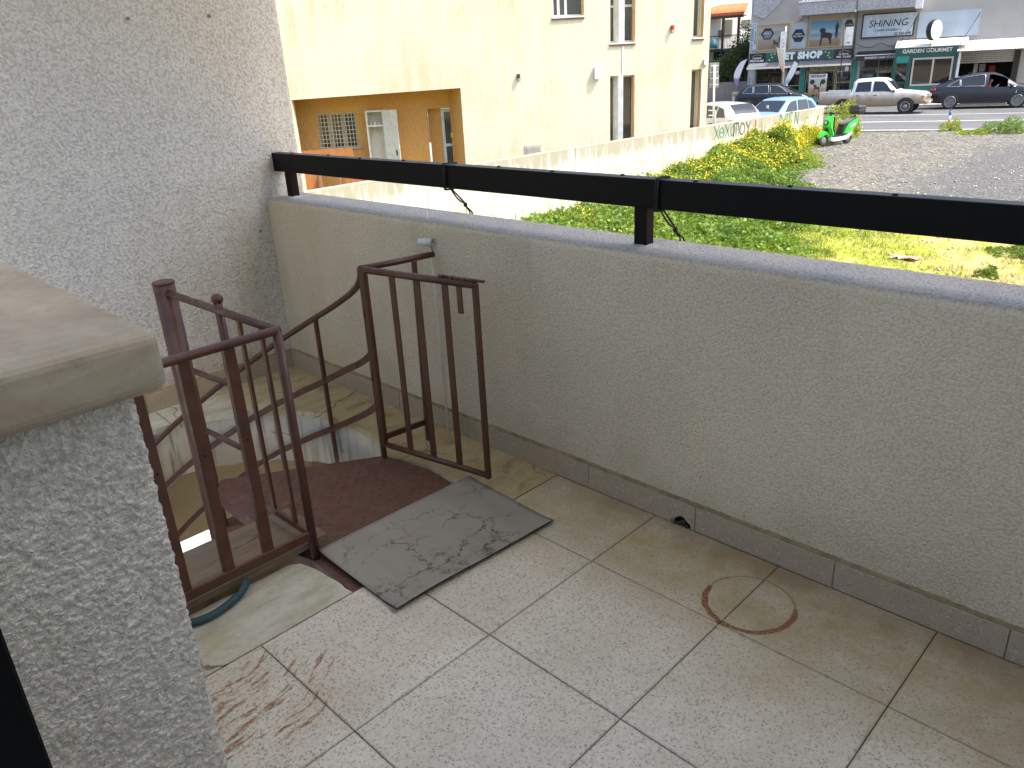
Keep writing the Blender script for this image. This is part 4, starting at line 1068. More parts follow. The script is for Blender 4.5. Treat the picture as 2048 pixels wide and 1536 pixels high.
# near mallow bed
P = canopy(32000, 9, 17.5); mk = bumpy(P[:, 0], P[:, 1], 4)+.5*bumpy(P[:, 0]*3, P[:, 1]*3, 8) > -.6; P = P[mk]
leaves('mallow_bed', P, rs.uniform(.35, 1, len(P))**1.5*.15, M_leafA, .5, kind='stuff', tint=np.clip(.5+.5*bumpy(P[:, 0]*1.5, P[:, 1]*1.5, 2)+rs.normal(0, .25, len(P)), 0, 1))
P = canopy(26000, 8.5, 31); k_ = bumpy(P[:, 0]*.8, P[:, 1]*.8, 6) > -.1; P = P[k_]; P[:, 2] += .03
leaves('yellow_green_weeds', P, rs.uniform(.03, .08, len(P)), M_leafB, .9, kind='stuff', aspect=.4)
P = canopy(26000, 17.5, 24.5); leaves('dark_mallow_bed', P, rs.uniform(.05, .11, len(P)), M_leafA, .7, kind='stuff', tint=np.clip(.35+.4*bumpy(P[:, 0]*1.5, P[:, 1]*1.5, 2)+rs.normal(0, .25, len(P)), 0, 1))
P = canopy(34000, 22.5, 31.5); leaves('wildflower_foliage', P, rs.uniform(.04, .09, len(P)), M_leafB, .9, kind='stuff', aspect=.35)
# yellow flowers
def flowers(n, y0, y1, keep, extra=.16):
    x, y = scatter(n, y0, y1); H = height(x, y); k = keep(x, y) & (H > .12); x, y, H = x[k], y[k], H[k]
    return np.stack([x, y, terrn(x, y)+H*rs.uniform(.35, 1.05, len(x))+rs.uniform(0, extra, len(x))], -1)
P = flowers(14000, 21.5, 31.5, lambda x, y: bumpy(x*1.2, y*1.2, 9) > -.75)
leaves('yellow_wildflowers', P, rs.uniform(.035, .062, len(P)), M_flower, .4, kind='stuff', aspect=1)
P = flowers(9500, 15.5, 20.5, lambda x, y: (bumpy(x*1.2, y*1.2, 9) > -.2) & (x < -10.9))
leaves('yellow_wildflowers', P, rs.uniform(.035, .055, len(P)), M_flower, .4, kind='stuff', aspect=1)
P = flowers(5200, 9, 15, lambda x, y: (bumpy(x*1.2, y*1.2, 3) > .1) & (x < -9.6))
leaves('yellow_wildflowers', P, rs.uniform(.03, .05, len(P)), M_flower, .4, kind='stuff', aspect=1)
# tall stems against the wall
NS = 260; x, y = scatter(NS, 9, 31); x = WX+.05+rs.uniform(0, .9, NS)
P = np.stack([x, y, terrn(x, y)+.25], -1); blades('tall_weed_stems', P, rs.uniform(.4, 1.15, NS)**1.5, .012, M_leafB, kind='stuff', lean=.2)
Pt = np.stack([x, y, terrn(x, y)+.25], -1)+np.stack([rs.normal(0, .08, NS), rs.normal(0, .08, NS), rs.uniform(.2, .9, NS)], -1)
leaves('tall_weed_tips', np.repeat(Pt, 5, 0)+rs.normal(0, .05, (NS*5, 3)), .05, M_leafB, kind='stuff', aspect=.4)
# grass and sparse turf in the near part of the lot
n = 190000; y = rs.uniform(9.5, 21, n); x = rs.uniform(-12.7, 3, n)
den = .50+.55*bumpy(x*.6, y*.6, 5)+.45*bumpy(x*2.6, y*2.6, 7)-np.clip((y-16.5)/3, 0, 1.6)+np.clip((-5.5-x)/4, -.55, .8)+np.clip((14.6-y)*.12, -.2, .1)
k = rs.uniform(-.1, 1, n) < den; x, y = x[k], y[k]
blades('sparse_grass', np.stack([x, y, terrn(x, y)-.01], -1), rs.uniform(.03, .085, len(x)), .022, M_grass, kind='stuff', lean=.9)
n = 30000; y = rs.uniform(9.5, 18.5, n); x = rs.uniform(-12, 3, n)
k = bumpy(x*1.1, y*1.1, 12)+.5*bumpy(x*3, y*3, 2)+np.clip((-7-x)/2.5, -.3, 1) > .55; x, y = x[k], y[k]
blades('green_grass', np.stack([x, y, terrn(x, y)-.01], -1), rs.uniform(.05, .15, len(x)), .02, M_grassg, kind='stuff', lean=.7)
n = 9000; y = rs.uniform(17, 33, n); x = rs.uniform(-12, 3, n); k = bumpy(x*1.3, y*1.3, 21)+.6*bumpy(x*4, y*4, 2)-np.clip((x+9)/8, 0, 1) > .62; x, y = x[k], y[k]
blades('gravel_weeds', np.stack([x, y, terrn(x, y)-.01], -1), rs.uniform(.03, .10, len(x)), .02, M_grass, kind='stuff', lean=1)
# individual clumps
def clump(px, py, rad, h, n, mat, label, cat='weed', grp=None, nm='weed_clump', ls=.07, fl=0):
    c = onz(px, py, -1.76)
    for _ in range(4): c = onz(px, py, terr(c.x, c.y))
    t = thing(nm, label, cat, tuple(c), 0, grp)
    u = rs.normal(size=(n, 3)); u /= np.linalg.norm(u, axis=1)[:, None]; u[:, 2] = abs(u[:, 2]); r = rs.uniform(.35, 1, n)**.5
    P = np.array(c)[None]+u*r[:, None]*np.array([rad, rad, h])*(1+.25*np.sin(5*u[:, :1]+3*u[:, 1:2]))
    leaves('foliage', P, rs.uniform(.6, 1.3, n)*ls, mat, parent=t, aspect=.5)
    m_ = MB()
    for k in range(7):
        a = 2*pi*k/7; m_.tube([c, c+Vector((cos(a)*rad*.6, sin(a)*rad*.6, h*.8))], .008, 4)
    m_.build('stems', M_leafB, t, kind='stuff')
    if fl:
        P2 = np.array(c)[None]+u[:fl]*r[:fl, None]**.3*np.array([rad, rad, h]); leaves('flowers', P2, .05, M_flower, parent=t, aspect=1, kind='stuff')
clump(1904, 262, .42, .42, 900, M_leafB, 'yellow-green weed clump at the foot of the red and white road marker', grp='weed clumps along the road edge')
clump(2012, 265, .75, .50, 2200, M_leafA, 'large dense green weed clump at the road edge on the far right', grp='weed clumps along the road edge')
clump(1950, 268, .6, .16, 900, M_leafB, 'low spreading weed patch between the road marker and the large clump', grp='weed clumps along the road edge')
clump(1703, 268, .45, .60, 1200, M_leafB, 'weedy bush just behind the rear wheel of the green scooter', fl=60)
clump(1688, 240, .8, .85, 1700, M_leafB, 'tall bushy weed at the end of the lot wall behind the scooter', fl=120, ls=.09)
clump(1162, 350, .42, .60, 500, M_leafA, 'broad leaved bright green plant against the lot wall below the meter box', ls=.13)
clump(1975, 552, .20, .15, 130, M_grassg, 'tuft of taller grass in the dirt at the lower right of the lot', ls=.09, nm='grass_tuft', cat='grass tuft')
clump(2038, 508, .45, .12, 500, M_grassg, 'wide green grass tuft under the rail at the right edge', ls=.08, nm='grass_tuft', cat='grass tuft')
clump(1345, 352, .8, .75, 1500, M_dry, 'brownish seeding weed clump in the middle of the green bed against the lot wall', ls=.06)
clump(1240, 352, .9, .62, 1500, M_leafB, 'rounded clump of yellow flowering weeds left of the brownish clump', ls=.07, fl=420)
# pink rag
c = onz(1810, 520, -2.24); m_ = MB(); gridp = []
rw = [[(c.x-.24+.48*i/9+random.uniform(-.02, .02), c.y-.09+.18*j/4+random.uniform(-.02, .02), terr(c.x, c.y)+.02+random.uniform(0, .06)) for i in range(10)] for j in range(5)]
V, F = grid_loft(rw); tag(npmesh('pink_rag', V, F, simple('pink_cloth', (.55, .28, .28), .9, var=.5, vs=25)), 'crumpled pink rag lying in the sparse grass', 'rag')
# pebbles
n = 2600; x = rs.uniform(-12, 2, n); y = rs.uniform(12, 34, n); k = x > XB(y); x, y = x[k], y[k]; n = len(x)
s = rs.uniform(.012, .04, n)[:, None, None]; octa = np.array([(1, 0, 0), (0, 1, 0), (-1, 0, 0), (0, -1, 0), (0, 0, .7), (0, 0, -.5)])[None]*s*rs.uniform(.7, 1.3, (n, 6, 1))
V = (np.stack([x, y, terrn(x, y)+.008], -1)[:, None]+octa).reshape(-1, 3); f8 = np.array([(0, 1, 4), (1, 2, 4), (2, 3, 4), (3, 0, 4), (1, 0, 5), (2, 1, 5), (3, 2, 5), (0, 3, 5)])
F = (f8[None]+6*np.arange(n)[:, None, None]).reshape(-1, 3); npmesh('pebbles', V, F, simple('pebble_stone', (.40, .38, .33), .9, var=.4, vs=.9), kind='stuff')

# ================================================================== SHOP BUILDING (street frame: s along, t away, z up)
MS = Matrix(((SA, -SB, 0, 0), (SB, SA, 0, 0), (0, 0, 1, 0), (0, 0, 0, 1)))
T0 = 53.0
def sz(px, py, T=T0): P = onT(px, py, T); a, b_ = st(P); return a, P.z
def sbox(m_, s0, z0, s1, z1, t0=T0, t1=T0+.25, bev=0): m_.box((s0, t0, z0), (s1, t1, z1), bev, MS)
def sobj(name, mat, par, s0, z0, s1, z1, t0, t1, bev=0, **kw):
    m_ = MB(); sbox(m_, s0, z0, s1, z1, t0, t1, bev); return m_.build(name, mat, par, **kw)
def stext(name, body, s, z, t, size, mat, par, shear=0, off=0, sp=1, ext=.01):
    return text(name, body, size, mat, par, MS @ Matrix.Translation((s, t, z)) @ Matrix.Rotation(pi/2, 4, 'X'), shear, ext, off=off, sp=sp)
M_shopwall = simple('grey_plaster_wall', (.34, .33, .31), .9, var=.1, vs=.8)
M_rough = simple('grey_roughcast', (.33, .33, .34), .95, var=.35, vs=14, bump=.6, bs=20)
M_beigew = simple('beige_plaster', (.34, .30, .22), .9)
M_teal = simple('teal_paint', (.02, .22, .19), .5); M_dgreen = simple('dark_green_paint', (.012, .07, .06), .5)
M_signg = simple('green_sign', (.02, .085, .06), .4); M_blk = simple('sign_black', (.012, .012, .014), .4)
M_gold = simple('brass_frame', (.42, .34, .14), .5); M_wh = simple('lettering_white', (.75, .78, .78), .5)
M_pale = simple('pale_blue_panel', (.37, .43, .50), .5, var=.1, vs=1.5)
M_ink = simple('print_black', (.02, .022, .024), .6)
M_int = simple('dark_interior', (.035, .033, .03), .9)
GZ = -1.625
shop = thing('shop_building', 'grey shop building across the road with pet shop, hair studio and cafe fronts', 'building', tuple(SW(-1, T0, GZ)))
S0, S1 = -10.42, 9.0
m_ = MB()
sbox(m_, S0, 1.38, S1, 4.75, T0, T0+.3)                      # upper wall
sbox(m_, S0, .80, S1, 1.379, T0+.02, T0+.3)
for a, b_ in ((S0, -9.95), (-4.12, -3.98), (-2.2, -2.0), (.95, 1.15), (4.0, 4.4)): sbox(m_, a, GZ, b_, .799, T0, T0+.3)
m_.build('front_wall', M_shopwall, shop)
sobj('end_wall', M_shopwall, shop, S0, GZ, S0+.25, 4.75, T0+.301, T0+4)
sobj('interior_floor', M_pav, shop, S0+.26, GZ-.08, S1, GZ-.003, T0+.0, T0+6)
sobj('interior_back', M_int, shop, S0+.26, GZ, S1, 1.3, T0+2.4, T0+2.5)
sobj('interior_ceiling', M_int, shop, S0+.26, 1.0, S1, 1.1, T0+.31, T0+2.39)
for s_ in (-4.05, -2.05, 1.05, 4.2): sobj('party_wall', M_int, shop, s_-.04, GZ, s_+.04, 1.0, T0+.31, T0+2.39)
sobj('upper_grey_panel', M_rough, shop, -10.2, 4.2, -8.9, 4.7, T0-.05, T0-.002)
m_ = MB(); m_.prism([(-10.3, 3.55), (-9.6, 3.3), (-8.4, 4.45), (-8.4, 4.72), (-10.3, 4.72)], T0-.06, T0-.003, 'xz', MS); m_.build('stair_parapet_panel', M_rough, shop)
# balconies
bl = MB(); sbox(bl, -7.5, 3.30, -4.50, 3.97, T0-1.1, T0-1.0); sbox(bl, -7.5, 3.30, -4.5, 3.42, T0-.999, T0-.001); b1 = bl.build('balcony', M_rough, shop)
sobj('balcony_cap', M_white, b1, -7.55, 3.972, -4.45, 4.05, T0-1.15, T0-.95)
for k in range(16): sobj('baluster', M_white, b1, -7.35+k*.18, 4.052, -7.27+k*.18, 4.6, T0-1.09, T0-1.01)
bl = MB(); sbox(bl, -4.36, 3.34, -1.45, 4.4, T0-1.1, T0-1.0); sbox(bl, -4.36, 3.34, -1.45, 3.46, T0-.999, T0-.001); b2 = bl.build('balcony', M_rough, shop)
sobj('white_pier', M_white, b2, -1.449, 3.25, -1.10, 4.5, T0-1.1, T0-.001)
m_ = MB(); m_.tube([MS @ Vector((-4.43, T0-.08, .9)), MS @ Vector((-4.43, T0-.08, 5.2))], .05, 8); m_.build('downpipe', simple('dark_pipe', (.10, .10, .10), .5), shop)
# beige band and window bays
sobj('beige_band', M_beigew, shop, -7.1, 2.99, -1.35, 3.28, T0-.03, T0-.002)
def poster(name, a0, z0, a1, z1, kind):
    m = NT('poster_'+kind); o = m.n('TexCoord').outputs['Generated']; u, _, v = m.xyz(o)
    n = m.noise(m.map(o, (3, 1, 9)), 1, 5, .6)
    vv = m.math('ADD', v, m.math('MULTIPLY', m.math('SUBTRACT', n, .5), .10))
    if kind == 'day': c = m.ramp(vv, [(0, (.22, .15, .09)), (.27, (.30, .21, .13)), (.32, (.30, .38, .40)), (.45, (.12, .25, .30)), (.58, (.32, .42, .45)), (.68, (.16, .30, .42)), (.95, (.08, .22, .38))])
    else: c = m.ramp(vv, [(0, (.20, .14, .10)), (.30, (.28, .20, .15)), (.36, (.22, .22, .21)), (.5, (.30, .31, .30)), (.65, (.20, .22, .22)), (.8, (.34, .29, .27)), (1, (.24, .20, .20))])
    m.col(c).rough(.45)
    return sobj(name, m.m, shop, a0, z0, a1, z1, T0-.045, T0-.004)
def hexa(a, z, r, par, t=T0-.052, rx=None):
    m_ = MB(); m_.prism([(a+(rx or r)*cos(k*pi/3), z+r*sin(k*pi/3)) for k in range(6)], t-.004, t, 'xz', MS); return m_.build('hexagon_badge', M_ink, par)
for a0, z0, a1, z1 in ((-9.97, 1.52, -7.10, 3.0), (-6.98, 1.53, -4.50, 3.02)):
    m_ = MB(); t = .05
    sbox(m_, a0, z0, a1, z0+t, T0-.06, T0-.002); sbox(m_, a0, z1-t, a1, z1, T0-.06, T0-.002); sbox(m_, a0, z0+t, a0+t, z1-t, T0-.06, T0-.002); sbox(m_, a1-t, z0+t, a1, z1-t, T0-.06, T0-.002)
    am = -8.06 if a0 < -8 else -5.18; sbox(m_, am-.05, z0+t, am+.05, z1-t, T0-.06, T0-.002); m_.build('window_frame', M_gold, shop)
pA = poster('beach_poster', -9.92, 1.57, -8.11, 2.95, 'dusk'); pC = poster('beach_poster', -6.93, 1.58, -5.23, 2.97, 'day')
pB = sobj('badge_poster', M_pale, shop, -8.01, 1.57, -7.15, 2.95, T0-.045, T0-.004); pD = sobj('badge_poster', M_pale, shop, -5.13, 1.58, -4.55, 2.97, T0-.045, T0-.004)
h1 = hexa(-9.38, 2.45, .36, pA, rx=.38); h2 = hexa(-7.58, 2.25, .40, pB, rx=.38); h3 = hexa(-4.83, 2.65, .33, pD, rx=.27)
for i, (s_, z_, tx, sz_) in enumerate(((-9.38, 2.55, 'NOW IN', .09), (-9.38, 2.45, 'PREMIUM', .12), (-9.38, 2.33, 'NUTRITION', .08), (-9.38, 2.23, 'PRO PLAN', .07))): stext('lettering', tx, s_, z_, T0-.062, sz_, M_wh, h1)
stext('lettering', 'PURINA', -7.58, 2.34, T0-.062, .11, M_wh, h2); stext('lettering', 'PRO PLAN', -7.58, 2.21, T0-.062, .13, M_wh, h2); stext('lettering', 'PRO PLAN', -4.83, 2.66, T0-.062, .09, M_wh, h3)
def dog(par, cs, cz, sc, T=T0-.05, mat=M_ink):
    m_ = MB()
    body = [(-.5, 1.05), (-.55, .0), (-.42, .0), (-.36, .62), (.12, .62), (.28, .38), (.36, .05), (.48, .05), (.44, .5), (.52, .8), (.42, 1.02), (.15, 1.1), (-.1, 1.12), (-.12, 1.38), (-.28, 1.52), (-.5, 1.50), (-.66, 1.36), (-.62, 1.18)]
    m_.prism([(cs+u*sc, cz+v*sc) for u, v in body], T-.004, T, 'xz', MS)
    return m_.build('printed_dog', mat, par)
def man(par, cs, cz, sc, T=T0-.05):
    m_ = MB(); m_.prism([(cs+u*sc, cz+v*sc) for u, v in [(-.12, 0), (-.02, 0), (0, .75), (.03, 0), (.13, 0), (.16, .85), (.22, 1.3), (.1, 1.5), (.07, 1.7), (-.05, 1.7), (-.08, 1.5), (-.2, 1.3), (-.15, .8)]], T-.004, T, 'xz', MS)
    return m_.build('printed_figure', M_ink, par)
dog(pC, -6.0, 1.64, .62); man(pC, -5.46, 2.0, .50)
dog(pA, -8.85, 1.66, .28, mat=simple('print_brown', (.06, .035, .03), .6)); man(pA, -8.68, 1.95, .2)
# main fascia sign
fs = sobj('shop_fascia', M_signg, shop, -9.38, .86, -5.44, 1.38, T0-.16, T0-.002)
stext('lettering', 'PET SHOP', -7.35, 1.13, T0-.168, .50, M_wh, fs, off=.035, sp=1.12)
m_ = MB()
for s_, z_ in ((-9.05, 1.27), (-8.85, 1.30), (-9.0, 1.12), (-9.15, .98), (-5.95, 1.27), (-5.75, 1.22), (-5.8, 1.07), (-5.68, .95)):
    m_.lathe([(.045, T0-.166), (.045, T0-.16)], (s_, 0, z_), axis='y', n=8, M=MS)
m_.build('paw_dots', simple('paw_yellow', (.45, .62, .35), .6), fs)
for a0, a1 in ((-10.33, -9.43), (-5.40, -4.45)):
    f2 = sobj('side_fascia', M_blk, shop, a0, .86, a1, 1.385, T0-.17, T0-.002)
    c = (a0+a1)/2; stext('lettering', 'PURINA', c, 1.10, T0-.176, .15, M_wh, f2); stext('lettering', 'PRO PLAN', c, .95, T0-.176, .17, M_wh, f2, off=.003)
    m_ = MB()
    for s_ in (-1, 1): m_.bar(MS @ Vector((c, T0-.176, 1.31)), MS @ Vector((c+s_*.3, T0-.176, 1.22)), .01, .02)
    m_.build('roof_emblem', M_gold, f2)
# awning
M_awn = simple('grey_awning', (.16, .165, .18), .8); M_val = simple('cream_awning_edge', (.72, .70, .60), .7)
for a0, a1 in ((-10.3, -7.5), (-7.35, -4.4)):
    m_ = MB(); m_.prism([(T0-.01, .83), (T0-.01, .87), (T0-1.05, .62), (T0-1.05, .58)], a0, a1, 'yz', MS); aw = m_.build('awning', M_awn, shop)
    sobj('awning_valance', M_val, aw, a0, .50, a1, .60, T0-1.085, T0-1.051)
# pet shop front
for a0, a1 in ((-7.28, -7.0), (-4.40, -4.13)): sobj('teal_pilaster', M_teal, shop, a0, GZ, a1, .79, T0-.03, T0+.25)
def front(a0, a1, z0, z1, cols_, rows_, frame=M_gold, name='shop_window', t=.04, T=T0+.1):
    m_ = MB(); sbox(m_, a0, z0, a0+t, z1, T, T+.06); sbox(m_, a1-t, z0, a1, z1, T, T+.06)
    sbox(m_, a0+t, z1-t, a1-t, z1, T, T+.06); sbox(m_, a0+t, z0, a1-t, z0+t, T, T+.06)
    for c_ in cols_: sbox(m_, c_-t/2, z0+t, c_+t/2, z1-t, T, T+.06)
    for r_ in rows_: sbox(m_, a0+t, r_-t/2, a1-t, r_+t/2, T+.003, T+.057)
    f = m_.build(name, frame, shop); sobj('pane', M_glass, f, a0+t, z0+t, a1-t, z1-t, T+.025, T+.035); return f
front(-9.94, -8.36, GZ+.35, .79, [], []); sobj('stall_riser', M_shopwall, shop, -9.94, GZ, -8.36, GZ+.349, T0+.05, T0+.2)
front(-8.1, -7.29, GZ, .79, [], [-.55], name='shop_door')
front(-6.97, -5.28, GZ+.35, .79, [], [.25]); sobj('stall_riser', M_shopwall, shop, -6.97, GZ, -5.28, GZ+.349, T0+.05, T0+.2)
front(-5.24, -4.42, GZ, .79, [], [-.45], name='shop_door'); sobj('frosted_panel', M_shopwall, shop, -8.34, GZ, -8.12, .79, T0, T0+.2)
# goods on shelves
colors = [(.5, .04, .03), (.55, .55, .05), (.6, .22, .03), (.05, .2, .25), (.5, .48, .42), (.2, .2, .25), (.35, .1, .2), (.1, .25, .12), (.6, .6, .58)]
gm = [simple('goods_colour', c, .7) for c in colors]
for a0, a1 in ((-9.9, -8.4), (-6.9, -5.3), (-5.2, -4.45)):
    for r_, z in enumerate((-1.1, -.65, -.2, .25)):
        sh = sobj('shelf', M_white, shop, a0, z-.02, a1, z, T0+.7, T0+1.0)
        s_ = a0+.05
        while s_ < a1-.15:
            w_ = random.uniform(.08, .2); h_ = random.uniform(.12, .36)
            if random.random() < .7: sobj('goods', random.choice(gm), sh, s_, z+.002, s_+w_*.85, z+h_, T0+.75, T0+.95)
            s_ += w_
for s_, c in ((-9.1, 0), (-8.92, 1), (-8.62, 2), (-8.5, 2)):
    m_ = MB(); m_.prism([(s_-.1, -.45), (s_-.14, -.2), (s_-.05, .0), (s_+.05, .0), (s_+.14, -.15), (s_+.08, -.5)], T0+.5, T0+.55, 'xz', MS); m_.build('hanging_coat', gm[c], shop)
for s_, z_, w_, h_ in ((-7.95, -.05, .2, .3), (-7.6, .1, .25, .18), (-4.8, .15, .2, .25), (-8.9, .45, .1, .1)): sobj('window_notice', M_wh, shop, s_, z_, s_+w_, z_+h_, T0+.08, T0+.09)
# grooming salon upright signs
gs = sobj('grooming_sign', M_pale, shop, -10.36, 1.6, -10.0, 3.12, T0-.05, T0-.003)
for k, ch in enumerate('GROOMING'): stext('lettering', ch, -10.27, 2.72-k*.145, T0-.056, .15, M_ink, gs)
for k, ch in enumerate('SALON'): stext('lettering', ch, -10.09, 2.55-k*.145, T0-.056, .15, M_ink, gs)
m_ = MB(); m_.lathe([(.11, T0-.056), (.11, T0-.051)], (-10.18, 0, 2.92), axis='y', n=16, M=MS); e = m_.build('round_emblem', M_ink, gs)
m_ = MB(); m_.lathe([(.09, T0-.062), (.09, T0-.057)], (-10.18, 0, 2.92), axis='y', n=16, M=MS); m_.build('emblem_face', M_pale, e)
gs = sobj('grooming_sign', M_pale, shop, -10.38, GZ+.4, -9.98, .48, T0-.05, T0-.003)
for k, ch in enumerate('GROOM'): stext('lettering', ch, -10.28, -.05-k*.2, T0-.056, .19, M_ink, gs)
for k, ch in enumerate('SALO'): stext('lettering', ch, -10.08, -.25-k*.2, T0-.056, .19, M_ink, gs)
# hair studio
fr = sobj('hair_studio_sign', M_blk, shop, -4.12, 1.87, -1.38, 3.16, T0-.12, T0-.003)
M_lilac = simple('sign_pale_blue', (.40, .46, .53), .5, var=.05)
fc = sobj('sign_face', M_lilac, fr, -4.05, 1.94, -1.45, 3.09, T0-.128, T0-.1201)
m_ = MB()
for x_, w_ in ((-3.75, .35), (-3.2, .15), (-2.1, .4), (-1.9, .12)):
    dx_ = -.25 if x_ < -3 else .4
    m_.prism([(x_, 1.95), (x_+w_, 1.95), (x_+w_+dx_, 3.08), (x_+dx_, 3.08)], T0-.1295, T0-.1285, 'xz', MS)
m_.build('diagonal_band', simple('sign_diagonal', (.45, .51, .58), .5), fc)
stext('lettering', 'SHiNiNG', -2.75, 2.60, T0-.134, .52, M_ink, fr, shear=.18); stext('lettering', '\u2014 HAIR STUDIO \u2014', -2.75, 2.25, T0-.134, .17, M_ink, fr); stext('lettering', '22 250 499', -1.95, 2.03, T0-.134, .19, M_ink, fr, off=.004)
aw = MB(); aw.prism([(T0-.01, 1.15), (T0-.01, 1.19), (T0-.9, .98), (T0-.9, .70), (T0-.86, .70), (T0-.86, .94)], -4.2, -2.15, 'yz', MS); aw = aw.build('hair_studio_awning', M_blk, shop)
sobj('awning_stripe', M_wh, aw, -4.22, .965, -2.15, 1.0, T0-.93, T0-.905)
stext('lettering', 'SHiNiNG HAIR STUDIO', -2.85, .83, T0-.906, .17, M_wh, aw, shear=.1)
front(-3.97, -2.21, GZ, .79, [-3.0], [], frame=simple('grey_frame', (.2, .2, .2), .5))
for k in range(14): sobj('blind_strip', simple('blind_grey', (.34, .34, .33), .8), shop, -3.9+k*.1, GZ+.5, -3.85+k*.1, .72, T0+.3, T0+.31)
# cables
m_ = MB(); pts = [MS @ Vector((-4.5+3.0*k/20, T0-.2, 1.75-.25*abs(sin(pi*k/10))-.15*sin(pi*k/20))) for k in range(21)]; m_.tube(pts, .012, 5); m_.build('cable', M_black, shop)
# gooseneck lamps
for s_ in (-7.2, -4.7):
    m_ = MB(); m_.tube([MS @ Vector(p) for p in ((s_+.15, T0-.05, 3.12), (s_+.12, T0-.25, 3.25), (s_-.1, T0-.45, 3.2), (s_-.2, T0-.55, 3.1))], .02, 6); m_.blob((s_-.22, T0-.57, 3.07), (.14, .1, .06), 1, MS); m_.build('gooseneck_lamp', simple('lamp_grey', (.2, .2, .2), .5), shop)
# blank panel and round sign
bp = sobj('blank_panel', M_pale, shop, -1.2, 1.72, 1.80, 3.03, T0-.10, T0-.003)
# cafe kiosk front
K0, K1, KT = -2.13, .94, 51.3
kk = MB(); sbox(kk, K0, .84, K1, 1.26, KT, KT+.1); fg = kk.build('cafe_fascia', M_dgreen, shop)
stext('lettering', 'GARDEN GOURMET', (K0+K1)/2+.05, 1.07, KT-.01, .27, simple('lettering_cream', (.62, .60, .52), .5), fg, off=.006)
m_ = MB(); m_.prism([(KT-.02, 1.262), (KT-.02, 1.30), (T0-.13, 1.66), (T0-.13, 1.62)], K0-.03, K1+.45, 'yz', MS); m_.build('kiosk_roof', M_val, shop)
for a0, a1 in ((K0, K0+.12), (-1.40, -1.25), (K1-.12, K1)): sobj('kiosk_post', M_dgreen, shop, a0, GZ, a1, .839, KT, KT+.1)
sobj('kiosk_side', M_dgreen, shop, K0, GZ, K0+.05, 1.26, KT+.101, T0-.01); sobj('kiosk_side', M_dgreen, shop, K1-.05, GZ, K1, 1.26, KT+.101, T0-.01)
sobj('teal_panel', M_teal, shop, K0+.121, .50, -1.401, .839, KT+.01, KT+.09)
f = front(K0+.12, -1.40, GZ, .50, [], [-.5], frame=M_dgreen, name='cafe_door', T=KT+.02)
f = front(-1.2, .80, -.72, .72, [-.17], [], frame=simple('beige_window_frame', (.46, .42, .33), .6), name='cafe_window', t=.09, T=KT+.01)
m_ = MB(); sbox(m_, -1.25, .721, .82, .839, KT, KT+.1); m_.build('window_head', M_dgreen, shop)
n = 26; rw = []
rw = [[tuple(MS @ Vector((-1.25+2.07*k/(n*2), KT+.03*(k % 2)+.0, z))) for k in range(n*2+1)] for z in (GZ, -.73)]
V, F = grid_loft(rw); npmesh('corrugated_teal_panel', V, F, simple('teal_corrugated', (.012, .15, .12), .5), shop)
# round double sided sign
rsn = thing('round_sign', 'round white shop sign on two legs above the cafe roof', 'sign', tuple(MS @ Vector((-.4, KT+.1, 1.3))))
cs_, cz_ = sz(1868, 60, KT+.1)
Mr = MS @ Matrix.Translation((cs_, KT+.1, cz_)) @ Matrix.Rotation(radians(58), 4, 'Z')
m_ = MB(); m_.lathe([(.0, -.14), (.50, -.14), (.52, -.10), (.52, .10), (.50, .14), (0, .14)], (0, 0, 0), axis='y', n=28, M=Mr); m_.build('sign_drum', M_blk, rsn)
m_ = MB(); m_.lathe([(.49, -.155), (.49, -.141)], (0, 0, 0), axis='y', n=28, M=Mr); f_ = m_.build('sign_face', M_white, rsn)
text('lettering', 'Z', .16, M_ink, f_, Mr @ Matrix.Translation((.02, -.16, .06)) @ Matrix.Rotation(pi/2, 4, 'X')); text('lettering', '2', .16, M_ink, f_, Mr @ Matrix.Translation((.02, -.16, -.12)) @ Matrix.Rotation(pi/2, 4, 'X'))
for d in (-.14, .14):
    m_ = MB(); m_.tube([Mr @ Vector((d, 0, -.9)), Mr @ Vector((d, 0, -.49))], .018, 6); m_.build('leg', M_blk, rsn)
m_ = MB(); m_.box((-.4, -.12, -.92), (.4, .12, -.90), 0, Mr); m_.build('base_plate', M_shopwall, rsn)
for (a, b_) in ((sz(1836, 32)+(T0-.05,), sz(1794, 94, KT)+(KT,)), (sz(1962, 24)+(T0-.05,), sz(1920, 88, KT)+(KT,))):
    m_ = MB(); m_.tube([MS @ Vector((a[0], a[2], a[1])), MS @ Vector((b_[0], b_[2], b_[1]))], .018, 6); m_.build('roof_stay', M_blk, shop)
# corrugated canopy and shuttered bay
z0c = .95; n = 60
rw = [[tuple(MS @ Vector((.90+4.5*k/n, tt_, zz_+(.035 if k % 2 else 0)))) for k in range(n+1)] for tt_, zz_ in ((50.9, z0c), (T0-.02, 1.46))]
V, F = grid_loft(rw); npmesh('corrugated_canopy', V, F, simple('white_corrugated', (.62, .62, .60), .5), shop)
sobj('canopy_post', M_white, shop, 1.0, GZ, 1.12, .9, 51.2, 51.3)
m_ = MB()
for k in range(6): sbox(m_, 1.16, .30+k*.1, 3.7, .385+k*.1, T0-.02, T0+.03)
m_.build('roller_shutter', simple('shutter_grey', (.40, .38, .34), .6), shop)
sobj('bay_post', M_int, shop, 3.7, GZ, 3.98, .9, T0-.1, T0+.2); front(4.42, 6.4, GZ, .79, [], [], frame=M_blk)
sobj('bay_sign_strip', M_shopwall, shop, 1.16, .9, 6.4, 1.0, T0-.1, T0-.001)
for s_, z_, c in ((1.7, -.6, 5), (2.2, -.2, 4), (2.7, -.3, 0), (3.2, -.9, 8)): sobj('goods', gm[c], shop, s_, z_, s_+.3, z_+.4, T0+1.6, T0+1.7)
